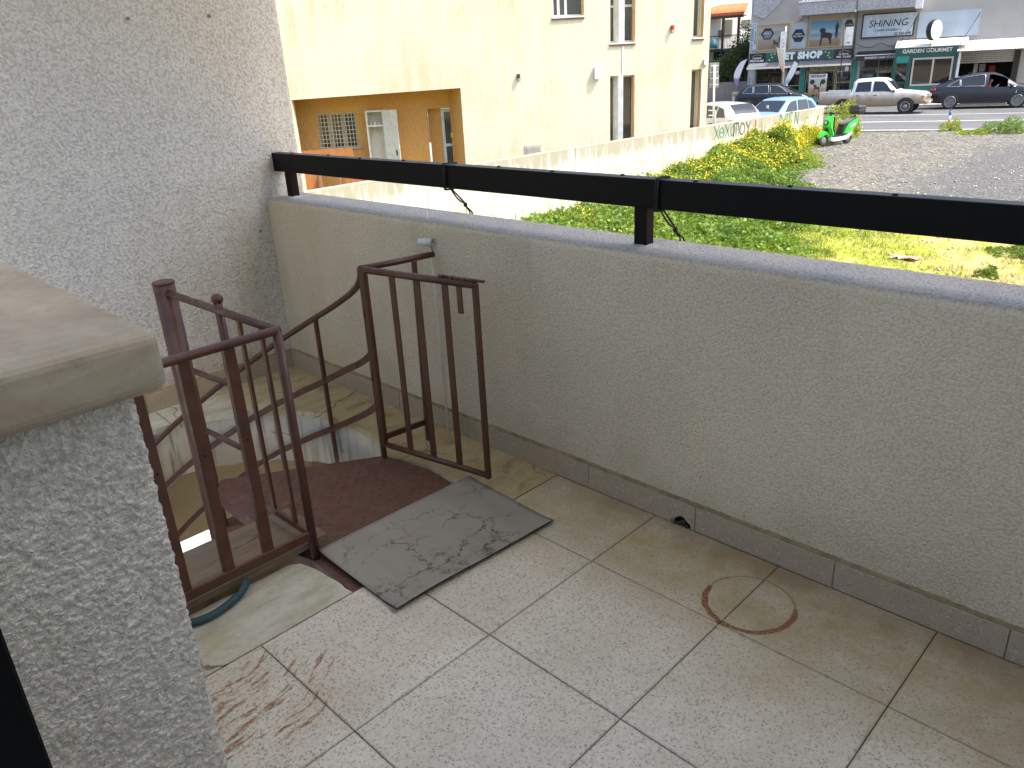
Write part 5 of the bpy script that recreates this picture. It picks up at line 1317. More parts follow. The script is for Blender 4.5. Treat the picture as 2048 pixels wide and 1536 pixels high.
sobj('counter', gm[4], shop, 1.9, GZ, 2.1, .25, T0+1.0, T0+1.1)

# ------- street furniture in front of the shops
def pole_sign(): pass
sg = thing('petshop_board', 'standing board with a beach and dog picture headed PETSHOP outside the shop window', 'sign', tuple(SW(-6.3, 51.6, GZ)))
a0, z1_ = sz(1619, 149, 51.6); a1, z0_ = sz(1651, 189, 51.6)
m = NT('petshop_board_print'); o = m.n('TexCoord').outputs['Generated']; v = m.xyz(o)[2]
m.col(m.ramp(v, [(0, (.22, .13, .07)), (.30, (.36, .25, .15)), (.36, (.38, .38, .33)), (.78, (.42, .42, .38)), (.80, (.60, .64, .66))], 'LINEAR')).rough(.5)
bdp = MB(); sbox(bdp, a0, z0_, a1, z1_, 51.58, 51.62); bdp = bdp.build('board', m.m, sg)
stext('lettering', 'PETSHOP', (a0+a1)/2, z1_-.12, 51.572, .20, M_ink, bdp, off=.004)
cc = (a0+a1)/2
for s_ in (a0+.2, a1-.2):
    m_ = MB(); m_.prism([(s_+.15*cos(k*pi/3), z1_-.42+.15*sin(k*pi/3)) for k in range(6)], 51.572, 51.578, 'xz', MS); m_.build('hexagon_badge', M_ink, bdp)
dog(bdp, cc-.02, z0_+.12, .3, 51.578, simple('print_rust', (.08, .03, .02), .6)); man(bdp, cc+.17, z0_+.42, .18, 51.578)
for s_ in (a0+.05, a1-.05): sobj('leg', M_blk, sg, s_-.02, GZ, s_+.02, z0_, 51.6, 51.63)
sg = thing('petshop_board', 'small low PETSHOP board by the teal railing left of the black hatchback', 'sign', tuple(SW(-11.5, 51, GZ)))
a0, z1_ = sz(1465, 184, 51); a1, z0_ = sz(1488, 203, 51)
b_ = sobj('board', simple('board_grey', (.42, .42, .41), .6), sg, a0, z0_, a1, z1_, 51, 51.03); stext('lettering', 'PETSHOP', (a0+a1)/2, z1_-.2, 50.99, .15, M_ink, b_)
for s_ in (a0+.04, a1-.04): sobj('leg', M_blk, sg, s_-.02, GZ, s_+.02, z0_, 51, 51.03)
# feather flags
def feather(name, px0, py0, px1, py1, T, bend, wd, label, c1, c2, letters=None, flip=1):
    (sa, za), (sb, zb) = sz(px0, py0, T), sz(px1, py1, T)     # tip, bottom
    t = thing(name, label, 'flag', tuple(SW(sb, T, GZ)), 0, 'feather flags outside the shops')
    m_ = MB(); m_.tube([MS @ Vector((sb, T, GZ)), MS @ Vector((sb, T, zb))]+[MS @ Vector((sb+(sa-sb)*(k/8)**bend, T, zb+(za-zb)*k/8)) for k in range(1, 9)], .014, 6); m_.build('pole', M_blk, t)
    L = [(sb+(sa-sb)*(k/12)**bend, zb+(za-zb)*k/12) for k in range(13)]
    Rr = [(s_-flip*wd*(sin(pi*min(1, .12+.88*(1-k/12)))**.55 if k < 12 else 0), z_-.04) for k, (s_, z_) in enumerate(L)]
    m = NT(name+'_print'); o = m.n('TexCoord').outputs['Generated']; v = m.xyz(o)[2]; nn = m.noise(m.map(o, (3, 1, 7)), 1, 4, .7)
    c = m.mix(m.rng(m.math('ADD', v, m.math('MULTIPLY', nn, .4)), .55, .45), c1, c2); c = m.mix(m.rng(nn, .62, .66, 0, .8), c, (.45, .12, .16)); m.col(c).rough(.8)
    m_ = MB(); m_.prism(L+Rr[::-1], T-.006, T+.006, 'xz', MS); m_.build('banner', m.m, t); return t
feather('feather_flag', 1496, 116, 1477, 172, 50.6, 1.8, .42, 'white and lilac feather flag beside the pet shop on the left', (.62, .58, .66), (.22, .17, .30))
feather('feather_flag', 1552, 92, 1567, 146, 50.2, .6, .30, 'cream feather flag leaning left off the white banner post', (.60, .52, .40), (.62, .35, .2), flip=-1)
feather('feather_flag', 1589, 121, 1566, 174, 50.2, 1.3, .34, 'white striped feather flag leaning right off the white banner post', (.66, .68, .72), (.35, .42, .5), flip=-1)
tt = thing('banner_post', 'tall white post with a white vertical lettered banner in front of the pet shop', 'banner', tuple(SW(-8.6, 50.4, GZ)))
(sa, za), (sb, zb) = sz(1570, 53, 50.4), sz(1566, 172, 50.4)
m_ = MB(); m_.tube([MS @ Vector((sb, 50.4, GZ)), MS @ Vector((sa+.06, 50.4, za))], .035, 8); m_.build('pole', M_white, tt)
(s1_, z1_), (s2_, z2_) = sz(1563, 63, 50.35), sz(1574, 132, 50.35)
bn = sobj('banner', M_white, tt, s1_-.02, z2_, s1_+.30, z1_, 50.33, 50.35)
for k, ch in enumerate('FAMACRO'): stext('lettering', ch, s1_+.14+.03*(k % 2), z1_-.45-k*.19, 50.322, .15, simple('faded_ink', (.22, .24, .28), .7), bn)
(s3_, z3_), (s4_, z4_) = sz(1561, 170, 50.3), sz(1574, 181, 50.3)
sobj('base_box', M_white, tt, s3_, z4_, s4_, z3_, 50.1, 50.5, .02)
# price totem lamp post
tl = thing('lamp_post_sign', 'tall black post with a hanging white price sign by the pet shop corner', 'sign', tuple(SW(-5.1, 50.6, GZ)))
(sa, za), (sb, zb) = sz(1690, 50, 50.6), sz(1678, 182, 50.6)
m_ = MB(); m_.tube([MS @ Vector((sb, 50.6, GZ)), MS @ Vector((sa-.02, 50.6, za))], .03, 8); m_.tube([MS @ Vector((sa-.02, 50.6, za)), MS @ Vector((sa+.3, 50.6, za+.03))], .02, 6); m_.build('post', M_blk, tl)
(s1_, z1_), (s2_, z2_) = sz(1692, 54, 50.55), sz(1705, 90, 50.55)
f_ = sobj('hanging_panel', M_white, tl, s1_, z2_, s1_+.40, z1_, 50.52, 50.56)
stext('lettering', '2.50', s1_+.2, z1_-.45, 50.512, .13, simple('faint_ink', (.45, .5, .52), .7), f_); stext('lettering', 'CAFE', s1_+.2, z1_-.80, 50.512, .10, M_ink, f_)
# teal railings
def railing(px0, px1, py, label):
    (a0, z_), (a1, _) = sz(px0, py, 50.3), sz(px1, py, 50.3)
    t = thing('teal_railing', label, 'railing', tuple(SW((a0+a1)/2, 50.3, GZ)), 0, 'teal pavement railings')
    for z in (z_, z_-.3, z_-.6):
        m_ = MB(); m_.bar(MS @ Vector((a0, 50.3, z)), MS @ Vector((a1, 50.3, z)), .05, .05); m_.build('rail', M_teal, t)
    n = max(2, int((a1-a0)/.7)+1)
    for k in range(n): sobj('post', M_teal, t, a0+(a1-a0)*k/(n-1)-.03, GZ, a0+(a1-a0)*k/(n-1)+.03, z_, 50.27, 50.33)
railing(1474, 1490, 198, 'short teal railing by the small board left of the black hatchback'); railing(1629, 1656, 192, 'teal railing between the pet shop and the pickup tailgate')
# road marker post
c = onz(1897, 256, -1.755); top_ = onD(1901, 221, (c-CAM).dot(FH))
mk = thing('marker_post', 'leaning red, white and blue marker post at the edge of the gravel lot', 'marker post', tuple(c))
pts = [c.lerp(top_, k) for k in (0, .42, .72, .97)]
for (a, b_), cm, nm in zip(zip(pts, pts[1:]), (simple('marker_red', (.55, .02, .02), .5), M_white, simple('marker_blue', (.03, .12, .45), .5)), ('red_section', 'white_section', 'blue_section')):
    m_ = MB(); m_.tube([a, b_], .05, 8); m_.build(nm, cm, mk)
m_ = MB(); m_.tube([pts[3], pts[3]+Vector((.02, 0, .12))], .015, 6); m_.build('tip', M_blk, mk)
# traffic sign backs on pole
c = onz(1428, 250, -1.75); D = 26.5
P_ = lambda x, y: onD(x, y, D)
ts = thing('traffic_sign', 'two grey sign plates seen from behind on a white pole at the building corner', 'road sign', tuple(P_(1427, 262)))
m_ = MB(); m_.tube([P_(1426, 275), P_(1429, 130)], .032, 8); m_.build('pole', M_whitemet, ts)
for (y0, y1) in ((126, 150), (151, 175)):
    a, b_ = P_(1421, y0), P_(1438, y1); m_ = MB(); w_ = .30
    Mt = Matrix(((EH.x, FH.x, 0, P_(1430, y0).x), (EH.y, FH.y, 0, P_(1430, y0).y), (0, 0, 1, 0), (0, 0, 0, 1)))
    m_.box((-.155, .04, b_.z), (.145, .055, a.z), .004, Mt); pl = m_.build('sign_plate', simple('sign_back_grey', (.20, .21, .22), .5), ts)
    for u in (.25, .75):
        m_ = MB(); m_.box((-.12, .03, b_.z+(a.z-b_.z)*u-.012), (.12, .039, b_.z+(a.z-b_.z)*u+.012), 0, Mt); m_.build('bracket', M_whitemet, pl)
pf = thing('pedestrian_barrier', 'white tube barrier behind the lot wall at the building corner', 'barrier', tuple(P_(1422, 262)))
m_ = MB(); m_.tube([P_(1417, 221), P_(1431, 221), P_(1429.5, 262)], .02, 6); m_.tube([P_(1417, 231), P_(1430.5, 231)], .018, 6); m_.build('frame', M_white, pf)

# ================================================================== WHITE HOUSE, PERGOLA, TREE on the left of the shops
T2 = 58
hs = thing('white_house', 'bright white house with a tiled canopy left of the shop building', 'house', tuple(SW(-14, T2, GZ)))
MH = MS @ Matrix.Translation((-9.6, 60.0, 0)) @ Matrix.Rotation(radians(35), 4, 'Z')
hb = MB(); hb.box((-16, 0, GZ), (0, 6, 8), 0, MH); hb.build('wall', simple('house_white', (.72, .71, .68), .8), hs)
def onH(px, py):
    Mi = MH.inverted(); o = Mi @ CAM; d = (Mi.to_3x3() @ ray(px, py)); q_ = o+d*(-o.y/d.y); return q_.x, q_.z
for x0, x1, y0, y1 in ((1446, 1463, 40, 72), (1484, 1500, 40, 54), (1437, 1445, 60, 75)):
    (a0, z1_), (a1, z0_) = onH(x0, y0), onH(x1, y1); m_ = MB(); m_.box((a0, -.05, z0_), (a1, -.002, z1_), 0, MH); m_.build('window', simple('brown_shutter', (.16, .15, .12), .6), hs)
T3 = 56.5
M_tileroof = simple('terracotta_tile', (.50, .16, .06), .8, var=.25, vs=8)
pr = thing('tiled_canopy', 'terracotta tiled canopy on dark timber posts in front of the white house', 'canopy', tuple(SW(-14, T3, GZ)))
(a0, z1_), (a1, z0_) = sz(1405, 14, T3), sz(1491, 27, T3); z1_ = sz(1440, 14, T3)[1]
nt_ = 24
for k in range(nt_):
    s_ = a0+(a1-a0)*k/nt_; m_ = MB()
    pts = [MS @ Vector((s_+.07, T3-.6, z0_+.02)), MS @ Vector((s_+.02, T3+.9, z1_+.1))]
    m_.tube(pts, .10, 7); m_.build('roof_tile', M_tileroof, pr)
m_ = MB(); sbox(m_, a0, z0_-.22, a1, z0_-.06, T3-.55, T3-.45); sbox(m_, a0, z0_-.1, a1-.05, z0_-.05, T3-.449, T3+.8); m_.build('beam', simple('dark_timber', (.05, .03, .02), .7), pr)
for px_ in (1446, 1477):
    s_ = sz(px_, 60, T3-.5)[0]; sobj('post', simple('dark_timber_post', (.05, .03, .02), .7), pr, s_-.08, GZ+1.6, s_+.08, z0_-.22, T3-.56, T3-.44)
# terrace wall, dark undercroft with frames
(a0, z1_), (a1, z0_) = sz(1400, 165, 54.5), sz(1505, 215, 54.5)
gw_ = thing('garden_wall', 'low grey wall under the dark terrace left of the pet shop', 'wall', tuple(SW(-13, 54.5, GZ)))
sobj('wall_body', simple('grey_garden_wall', (.22, .21, .19), .9), gw_, -22, GZ-.1, -10.46, sz(1480, 163, 54.5)[1], 54.5, 54.8)
un = thing('terrace', 'dark shaded terrace with posts and railing under the tiled canopy', 'terrace', tuple(SW(-13, 55.5, GZ)))
zt = sz(1450, 97, 55.2)[1]
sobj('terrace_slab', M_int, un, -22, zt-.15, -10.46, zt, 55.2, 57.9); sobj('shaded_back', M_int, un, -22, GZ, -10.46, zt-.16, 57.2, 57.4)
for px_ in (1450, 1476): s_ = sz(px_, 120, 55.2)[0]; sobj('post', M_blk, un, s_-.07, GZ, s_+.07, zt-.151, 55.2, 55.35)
(a0, z1_), (a1, _) = sz(1405, 74, 55.2), sz(1480, 74, 55.2)
m_ = MB(); m_.bar(MS @ Vector((a0, 55.25, z1_)), MS @ Vector((a1, 55.25, z1_)), .04, .05)
for k in range(26): s_ = a0+(a1-a0)*k/25; m_.bar(MS @ Vector((s_, 55.25, zt)), MS @ Vector((s_, 55.25, z1_)), .02, .02)
m_.build('terrace_railing', M_blk, un)
(s_, z_) = sz(1427, 90, 54.9); m_ = MB(); m_.lathe([(.28, 0), (.26, .3), (.12, .5), (.03, .6)], (s_, 54.9, z_-.2), n=12, M=MS)
tag(m_.build('covered_plant_pot', simple('teal_cover', (.02, .12, .14), .6)), 'teal covered pot on the terrace edge beside the cream building', 'pot')
def tree(px, py, T, rad, h, n, label):
    (s_, z_) = sz(px, py, T); c = MS @ Vector((s_, T, z_)); g = MS @ Vector((s_, T, GZ))
    t = thing('tree', label, 'tree', tuple(g))
    m_ = MB(); m_.tube([g, g.lerp(c, .5)+Vector((.1, 0, 0)), c], .12, 8, rs=[.16, .12, .05])
    for k in range(7):
        a = 2*pi*k/7; m_.tube([g.lerp(c, .45+.06*k), c+Vector((cos(a)*rad*.6, sin(a)*rad*.6, sin(k*2.)*h*.4))], .04, 5, rs=[.05, .015])
    m_.build('trunk', simple('bark', (.10, .07, .05), .9), t)
    cl = rs.normal(size=(46, 3)); cl /= np.linalg.norm(cl, axis=1)[:, None]; cl *= rs.uniform(.3, 1, (46, 1))*np.array([rad, rad, h])
    P = np.array(c)[None]+np.repeat(cl, n//46, 0)+rs.normal(0, .22, (n//46*46, 3)); leaves('crown', P, rs.uniform(.07, .15, len(P)), M_treeleaf, parent=t)
M_treeleaf = leafmat('dark_tree_leaf', (.012, .03, .010), (.05, .09, .02), trans=.2)
tree(1493, 95, 55.0, .75, 1.5, 5200, 'dark leafy tree against the left side of the pet shop wall')
tree(1462, 130, 54.95, 1.2, 1.0, 5200, 'low dark tree in the shade below the terrace posts')

# ================================================================== VEHICLES
M_tyre = simple('tyre_rubber', (.022, .022, .022), .85); M_alloy = simple('alloy_wheel', (.26, .26, .27), .35, metal=.6); M_steelw = simple('steel_wheel', (.26, .26, .25), .5, metal=.4)
M_carglass = simple('car_glass', (.012, .016, .02), .06, spec=.8); M_trim = simple('black_trim', (.018, .018, .018), .5); M_chrome = simple('chrome_trim', (.6, .6, .6), .2, metal=.9)
M_red = simple('red_lamp', (.40, .012, .012), .25); M_clear = simple('clear_lamp', (.60, .62, .62), .15, spec=.8); M_orange = simple('orange_lamp', (.6, .18, .02), .3); M_platew = simple('number_plate', (.62, .62, .56), .5)
def carpaint(name, c, dirty=None, metal=.3):
    m = NT(name); o = m.obj(); z = m.xyz(o)[2]
    col = c
    if dirty: col = m.mix(m.math('MULTIPLY', m.rng(m.math('ADD', z, m.math('MULTIPLY', m.noise(o, 3, 5, .65), .5)), 1.50, .85, 0, 1, True), .88), (*c, 1), dirty)
    m.col(col).rough(.32); m.b.inputs['Metallic'].default_value = metal if not dirty else 0; m.b.inputs['Coat Weight'].default_value = .5; m.b.inputs['Coat Roughness'].default_value = .08
    return m.m
class Car:
    def __init__(s, name, label, cat, ground, heading, stations, paint, group=None):
        s.t = thing(name, label, cat, tuple(ground), heading, group)
        st_ = sorted(stations); s.X = np.array([a[0] for a in st_]); s.D = np.array([a[1:] for a in st_], float)   # zl zbelt zroof wb wr
    def at(s, x): return [float(np.interp(x, s.X, s.D[:, k])) for k in range(5)]
    def section(s, x):
        zl, zb, zr, wb, wr = s.at(x)
        h = [(0, zl), (wb*.90, zl), (wb*.985, zl+.10*(zb-zl)), (wb*1.0, zl+.45*(zb-zl)), (wb*.995, zl+.72*(zb-zl)), (wb*.955, zb), (wr+(wb*.955-wr)*.08, zr-.10*(zr-zb)), (wr*.90, zr-.02*(zr-zb)), (wr*.55, zr+.012), (0, zr+.018)]
        return h
    def body(s, mat, holes=()):
        xs_ = sorted(set([float(x) for x in s.X]+[s.X[0]+(s.X[-1]-s.X[0])*k/40 for k in range(41)]+[h[0] for h in holes]+[h[1] for h in holes]))
        m_ = MB(); rows = []
        for x in xs_:
            h = s.section(x); full = [(-a, z) for a, z in h[::-1]][:-1]+h      # from top centre, right side... to left
            full = [(a, z) for a, z in h]+[(-a, z) for a, z in h[-2:0:-1]]
            rows.append([m_.bm.verts.new((x, a, z)) for a, z in full])
        n = len(rows[0])
        for i, (A, B) in enumerate(zip(rows, rows[1:])):
            xm = (xs_[i]+xs_[i+1])/2
            for k in range(n):
                if k in (n-6, ) and any(h0 < xm < h1 for h0, h1 in holes): continue
                f = m_.bm.faces.new((A[k], A[(k+1) % n], B[(k+1) % n], B[k])); f.smooth = True
        m_.bm.faces.new(rows[0]); m_.bm.faces.new(rows[-1])
        s.b = m_.build('body', mat, s.t, world=False); return s.b
    def side(s, x, v, sgn):
        zl, zb, zr, wb, wr = s.at(x); a = Vector((x, sgn*wb*.955, zb)); b_ = Vector((x, sgn*(wr+(wb*.955-wr)*.08), zr-.10*(zr-zb))); return a.lerp(b_, v)+Vector((0, sgn*.010, .002))
    def glass(s, poly, name='side_window', sides=(-1, 1), mat=None, frame=None):
        for sg_ in sides:
            m_ = MB(); P = []
            for (a, b_) in zip(poly, poly[1:]+poly[:1]):
                for k in range(4): P.append((a[0]+(b_[0]-a[0])*k/4, a[1]+(b_[1]-a[1])*k/4))
            V_ = [m_.bm.verts.new(s.side(x, v, sg_)) for x, v in P]
            for tri in tessellate_polygon([[Vector((x, v, 0)) for x, v in P]]): m_.bm.faces.new([V_[i] for i in tri])
            o = m_.build(name, mat or M_carglass, s.t, world=False)
            if frame:
                m_ = MB(); pts = [s.side(x, v, sg_)+Vector((0, sg_*.006, 0)) for x, v in P]; m_.tube(pts+[pts[0]], .013, 5); m_.build('window_trim', frame, o, world=False)
    def screen(s, x0, x1, name='windscreen', w_=.86, off=.022):
        sgn = 1 if s.at(x0)[2] > s.at(x1)[2] else -1
        rw = []
        for i in range(7):
            x = x0+(x1-x0)*i/6; zl, zb, zr, wb, wr = s.at(x)
            rw.append([(x+sgn*off*.6, u*wr*w_, zr+off+.012*(1-abs(u))) for u in (-1, -.6, -.2, .2, .6, 1)])
        V, F = grid_loft(rw); npmesh(name, V, F, M_carglass, s.t, smooth=True, world=False)
    def wheels(s, xs_, r, w_, rim=None, spokes=5, steel=False, arch=True):
        for x in xs_:
            wb = s.at(x)[3]
            for sg_ in (-1, 1):
                if arch:
                    m_ = MB(); m_.prism([(x+r*1.17*cos(a), r+r*1.17*sin(a)) for a in [pi*k/14-.25 for k in range(0, 15)]]+[(x-r*1.1, r*.55), (x+r*1.1, r*.55)] if False else [(x+r*1.16*cos(2*pi*k/22), r+r*1.16*sin(2*pi*k/22)) for k in range(22) if r+r*1.16*sin(2*pi*k/22) > s.at(x)[0]-.02], sg_*(wb-.10), sg_*(wb+.006), 'xz'); m_.build('wheel_arch', M_trim, s.t, world=False)
                y0, y1 = sg_*(wb-w_+.01), sg_*(wb+.012)
                m_ = MB(); m_.lathe([(r*.6, y0), (r*.95, y0), (r, y0+sg_*.03), (r, y1-sg_*.03), (r*.95, y1), (r*.70, y1), (r*.68, y1-sg_*.03), (0.01, y1-sg_*.03)], (x, 0, r), axis='y', n=24); wo = m_.build('wheel', M_tyre, s.t, world=False)
                m_ = MB(); yy = y1-sg_*.004
                if steel: m_.lathe([(r*.64, yy-sg_*.03), (r*.64, yy), (r*.55, yy), (r*.45, yy-sg_*.035), (r*.22, yy-sg_*.02), (r*.18, yy+sg_*.02), (.005, yy+sg_*.02)], (x, 0, r), axis='y', n=20)
                else:
                    m_.lathe([(r*.70, yy-sg_*.01), (r*.70, yy+sg_*.004), (r*.62, yy+sg_*.004), (r*.62, yy-sg_*.01)], (x, 0, r), axis='y', n=24)
                    m_.lathe([(.05, yy-sg_*.02), (.05, yy), (.005, yy)], (x, 0, r), axis='y', n=10)
                    for k in range(spokes):
                        a = 2*pi*k/spokes+.3
                        for d in (-.10, .10): m_.bar((x+.03*cos(a), yy, r+.03*sin(a)), (x+r*.66*cos(a+d), yy, r+r*.66*sin(a+d)), .022, .016, up=(0, 1, 0))
                m_.build('rim', M_steelw if steel else M_alloy, wo, world=False)
    def part(s, name, a, b_, mat, bev=.01, parent=None):
        m_ = MB(); m_.box(a, b_, bev); return m_.build(name, mat, parent or s.t, world=False)
    def seam(s, x, z0, z1):
        for sg_ in (-1, 1):
            pts = []
            for k in range(8):
                z = z0+(z1-z0)*k/7; pts.append((x, sg_*(s.yw(x, z)+.001), z))
            m_ = MB(); m_.tube(pts, .005, 4); m_.build('door_gap', M_trim, s.t, world=False)
    def yw(s, x, z):
        h = s.section(x)[1:8]; return float(np.interp(z, [q[1] for q in h], [q[0] for q in h]))
    def mirror(s, x, v=.05, mat=None):
        for sg_ in (-1, 1):
            p = s.side(x, v, sg_); m_ = MB(); m_.blob((p.x, p.y+sg_*.10, p.z+.05), (.07, .10, .07), 2); m_.build('wing_mirror', mat or s.b.data.materials[0], s.t, world=False)
    def handle(s, x, z):
        for sg_ in (-1, 1):
            y = s.yw(x, z); s.part('door_handle', (x-.09, min(sg_*(y-.01), sg_*(y+.022)), z-.015), (x+.09, max(sg_*(y-.01), sg_*(y+.022)), z+.015), M_trim, .004)

# dark sporty suv with sloping roof (x forward)
g0 = SW(2.32, 48.45, -1.748)
c = Car('coupe_suv', 'dark grey coupe shaped SUV driving past with its driver window open', 'car', g0, ST, [
 (-2.45, .42, .80, .86, .62, .50), (-2.40, .34, .98, 1.04, .86, .70), (-2.05, .30, 1.04, 1.16, .95, .72), (-1.6, .28, 1.04, 1.34, .985, .70), (-1.0, .27, 1.05, 1.56, .985, .68), (-.3, .27, 1.04, 1.67, .98, .66), (.35, .27, 1.02, 1.66, .98, .65), (.75, .27, 1.01, 1.52, .98, .66), (1.35, .28, 1.00, 1.14, .98, .80), (1.6, .28, .98, 1.08, .985, .84), (2.1, .30, .90, .98, .96, .78), (2.38, .32, .74, .84, .84, .66), (2.45, .42, .6, .72, .68, .55)], None)
M_suv = carpaint('dark_grey_paint', (.016, .019, .025))
c.body(M_suv, holes=[(.12, .95)]); c.glass([(-1.72, .18), (-1.5, .62), (-1.15, .92), (-1.12, .08)], frame=M_chrome); c.glass([(-1.07, .08), (-1.10, .93), (-.9, .97), (-.05, .98), (-.02, .06)], frame=M_chrome)
c.glass([(.02, .06), (.0, .98), (.35, .98), (.72, .93), (1.28, .25), (1.30, .06)], sides=(1,), frame=M_chrome); c.glass([(.98, .06), (.98, .62), (1.28, .25), (1.30, .06)], sides=(-1,), frame=M_chrome)
c.screen(1.33, .72); c.screen(-2.0, -1.15, 'rear_window'); c.wheels((-1.46, 1.47), .375, .28, spokes=10); c.mirror(1.12)
for x in (-1.02, .0, 1.22): c.seam(x, .42, 1.0)
c.handle(-.25, .88); c.handle(.78, .86)
for sg_ in (-1, 1):
    c.part('tail_lamp', (-2.44, min(sg_*.60, sg_*.90), .90), (-2.18, max(sg_*.60, sg_*.935), 1.0), M_red, .02); c.part('headlamp', (2.16, min(sg_*.62, sg_*.93), .78), (2.34, max(sg_*.62, sg_*.93), .88), M_clear, .02)
    c.part('side_vent', (1.34, min(sg_*.97, sg_*.99), .60), (1.38, max(sg_*.97, sg_*.995), .84), M_chrome, .004)
    c.part('side_skirt', (-1.0, min(sg_*.93, sg_*.975), .26), (1.0, max(sg_*.93, sg_*.975), .33), M_trim, .01)
# driver
M_cab = M_trim
c.part('dashboard', (.95, -.8, .9), (1.25, .8, 1.04), M_trim, .02); c.part('seat', (-.2, -.65, .5), (.0, -.15, 1.25), M_trim, .04)
pv = thing('person', 'driver in a red top seen through the open window of the dark grey SUV', 'person', tuple(g0), ST)
m_ = MB()
def body_loft(m_, pts, rad, n=12):
    rings = []
    for (x, y, z), (rx, ry) in zip(pts, rad): rings.append([m_.bm.verts.new((x+rx*cos(2*pi*k/n), y+ry*sin(2*pi*k/n), z)) for k in range(n)])
    for A, B in zip(rings, rings[1:]):
        for k in range(n): m_.bm.faces.new((A[k], A[(k+1) % n], B[(k+1) % n], B[k])).smooth = True
    m_.bm.faces.new(rings[0][::-1]); m_.bm.faces.new(rings[-1])
body_loft(m_, [(.15, -.42, .62), (.15, -.42, .8), (.16, -.42, .98), (.17, -.42, 1.07), (.19, -.42, 1.11), (.21, -.42, 1.16), (.22, -.42, 1.20), (.23, -.42, 1.26), (.23, -.42, 1.32), (.22, -.42, 1.37), (.21, -.42, 1.40)],
          [(.14, .19), (.14, .21), (.13, .23), (.10, .19), (.055, .06), (.052, .055), (.07, .062), (.09, .075), (.095, .078), (.075, .065), (.03, .03)])
m_.tube([(.18, -.60, 1.0), (.28, -.68, .82), (.48, -.66, 1.0), (.60, -.60, 1.12)], .045, 8, rs=[.06, .048, .04, .03])
M_skin = simple('skin', (.35, .18, .12), .6)
m_.build('body', M_skin, pv, world=False)
m_ = MB(); body_loft(m_, [(.15, -.42, .61), (.15, -.42, .8), (.16, -.42, .98), (.17, -.42, 1.075), (.19, -.42, 1.10)], [(.15, .20), (.15, .22), (.14, .24), (.11, .20), (.07, .08)]); m_.build('red_top', simple('red_cloth', (.40, .02, .03), .9), pv, world=False)
m_ = MB(); m_.blob((.20, -.42, 1.345), (.105, .088, .085), 2); m_.build('hair', simple('dark_hair', (.02, .015, .012), .8), pv, world=False)

# white crew cab pickup
fw = onz(1808, 228, -1.748); ang = ST-radians(9)
off = Matrix.Rotation(ang, 4, 'Z') @ Vector((1.58, -.80, 0)); g0 = Vector((fw.x, fw.y, -1.748))-off
c = Car('pickup_truck', 'muddy white double cab pickup truck in front of the shops', 'pickup truck', g0, ang, [
 (-2.62, .48, .90, .935, .74, .70), (-2.58, .46, 1.02, 1.05, .80, .76), (-1.05, .46, 1.03, 1.06, .83, .78), (-1.0, .40, 1.03, 1.07, .83, .78), (-.98, .38, 1.03, 1.58, .83, .60), (-.85, .37, 1.03, 1.66, .83, .63), (.0, .36, 1.03, 1.70, .83, .64), (.42, .36, 1.03, 1.67, .83, .63), (.62, .36, 1.03, 1.56, .83, .64), (1.10, .38, 1.02, 1.10, .83, .74), (1.5, .42, .98, 1.07, .83, .76), (2.20, .46, .90, 1.00, .80, .72), (2.36, .46, .84, .93, .76, .68), (2.42, .50, .78, .84, .72, .64)], None)
M_pick = carpaint('muddy_white_paint', (.70, .70, .69), dirty=(.22, .155, .085))
c.body(M_pick); c.glass([(-.84, .08), (-.78, .86), (-.12, .88), (-.10, .08)]); c.glass([(.0, .08), (.0, .88), (.42, .88), (.60, .78), (.98, .10)]); c.screen(1.08, .60, w_=.9); c.screen(-1.0, -.975, 'rear_window', off=.03)
c.wheels((-1.37, 1.58), .36, .25, steel=True)
for x in (-.90, -.06, .96): c.seam(x, .44, 1.0)
c.handle(-.70, .90); c.handle(.14, .90); c.mirror(.98, mat=M_trim)
c.part('load_bed_dark', (-2.52, -.70, 1.062), (-1.08, .70, 1.085), M_trim, 0)  # dark sheet on the closed body stands for the shaded open bed
for sg_ in (-1, 1):
    c.part('bed_rail', (-2.56, min(sg_*.74, sg_*.80), 1.06), (-1.05, max(sg_*.74, sg_*.80), 1.115), M_clear, .01)
    c.part('headlamp', (2.34, min(sg_*.46, sg_*.73), .73), (2.44, max(sg_*.46, sg_*.73), .87), M_clear, .015); c.part('indicator', (2.25, min(sg_*.735, sg_*.79), .74), (2.37, max(sg_*.735, sg_*.79), .85), M_orange, .01)
    c.part('bumper_lamp', (2.46, min(sg_*.50, sg_*.68), .53), (2.53, max(sg_*.50, sg_*.68), .59), M_orange, .006); c.part('tail_lamp', (-2.64, min(sg_*.66, sg_*.78), .72), (-2.6, max(sg_*.66, sg_*.80), 1.0), M_red, .01)
g = c.part('grille', (2.40, -.45, .73), (2.445, .45, .87), M_trim, .005)
for k in range(3): c.part('grille_bar', (2.442, -.44, .755+k*.042), (2.455, .44, .768+k*.042), M_clear, .002, parent=g)
c.part('front_bumper', (2.36, -.78, .44), (2.52, .78, .62), M_pick, .03); c.part('rear_bumper', (-2.74, -.72, .48), (-2.62, .72, .62), M_trim, .02); c.part('number_plate', (2.521, -.26, .47), (2.53, .26, .58), M_platew, .003)
m_ = MB(); m_.tube([(-1.0, -.6, 1.1), (-1.05, -.6, 1.42), (-1.05, .6, 1.42), (-1.0, .6, 1.1)], .03, 8); m_.build('roll_bar', M_trim, c.t, world=False)
pv = thing('person', 'driver sitting behind the window of the muddy white pickup', 'person', tuple(g0), ang)
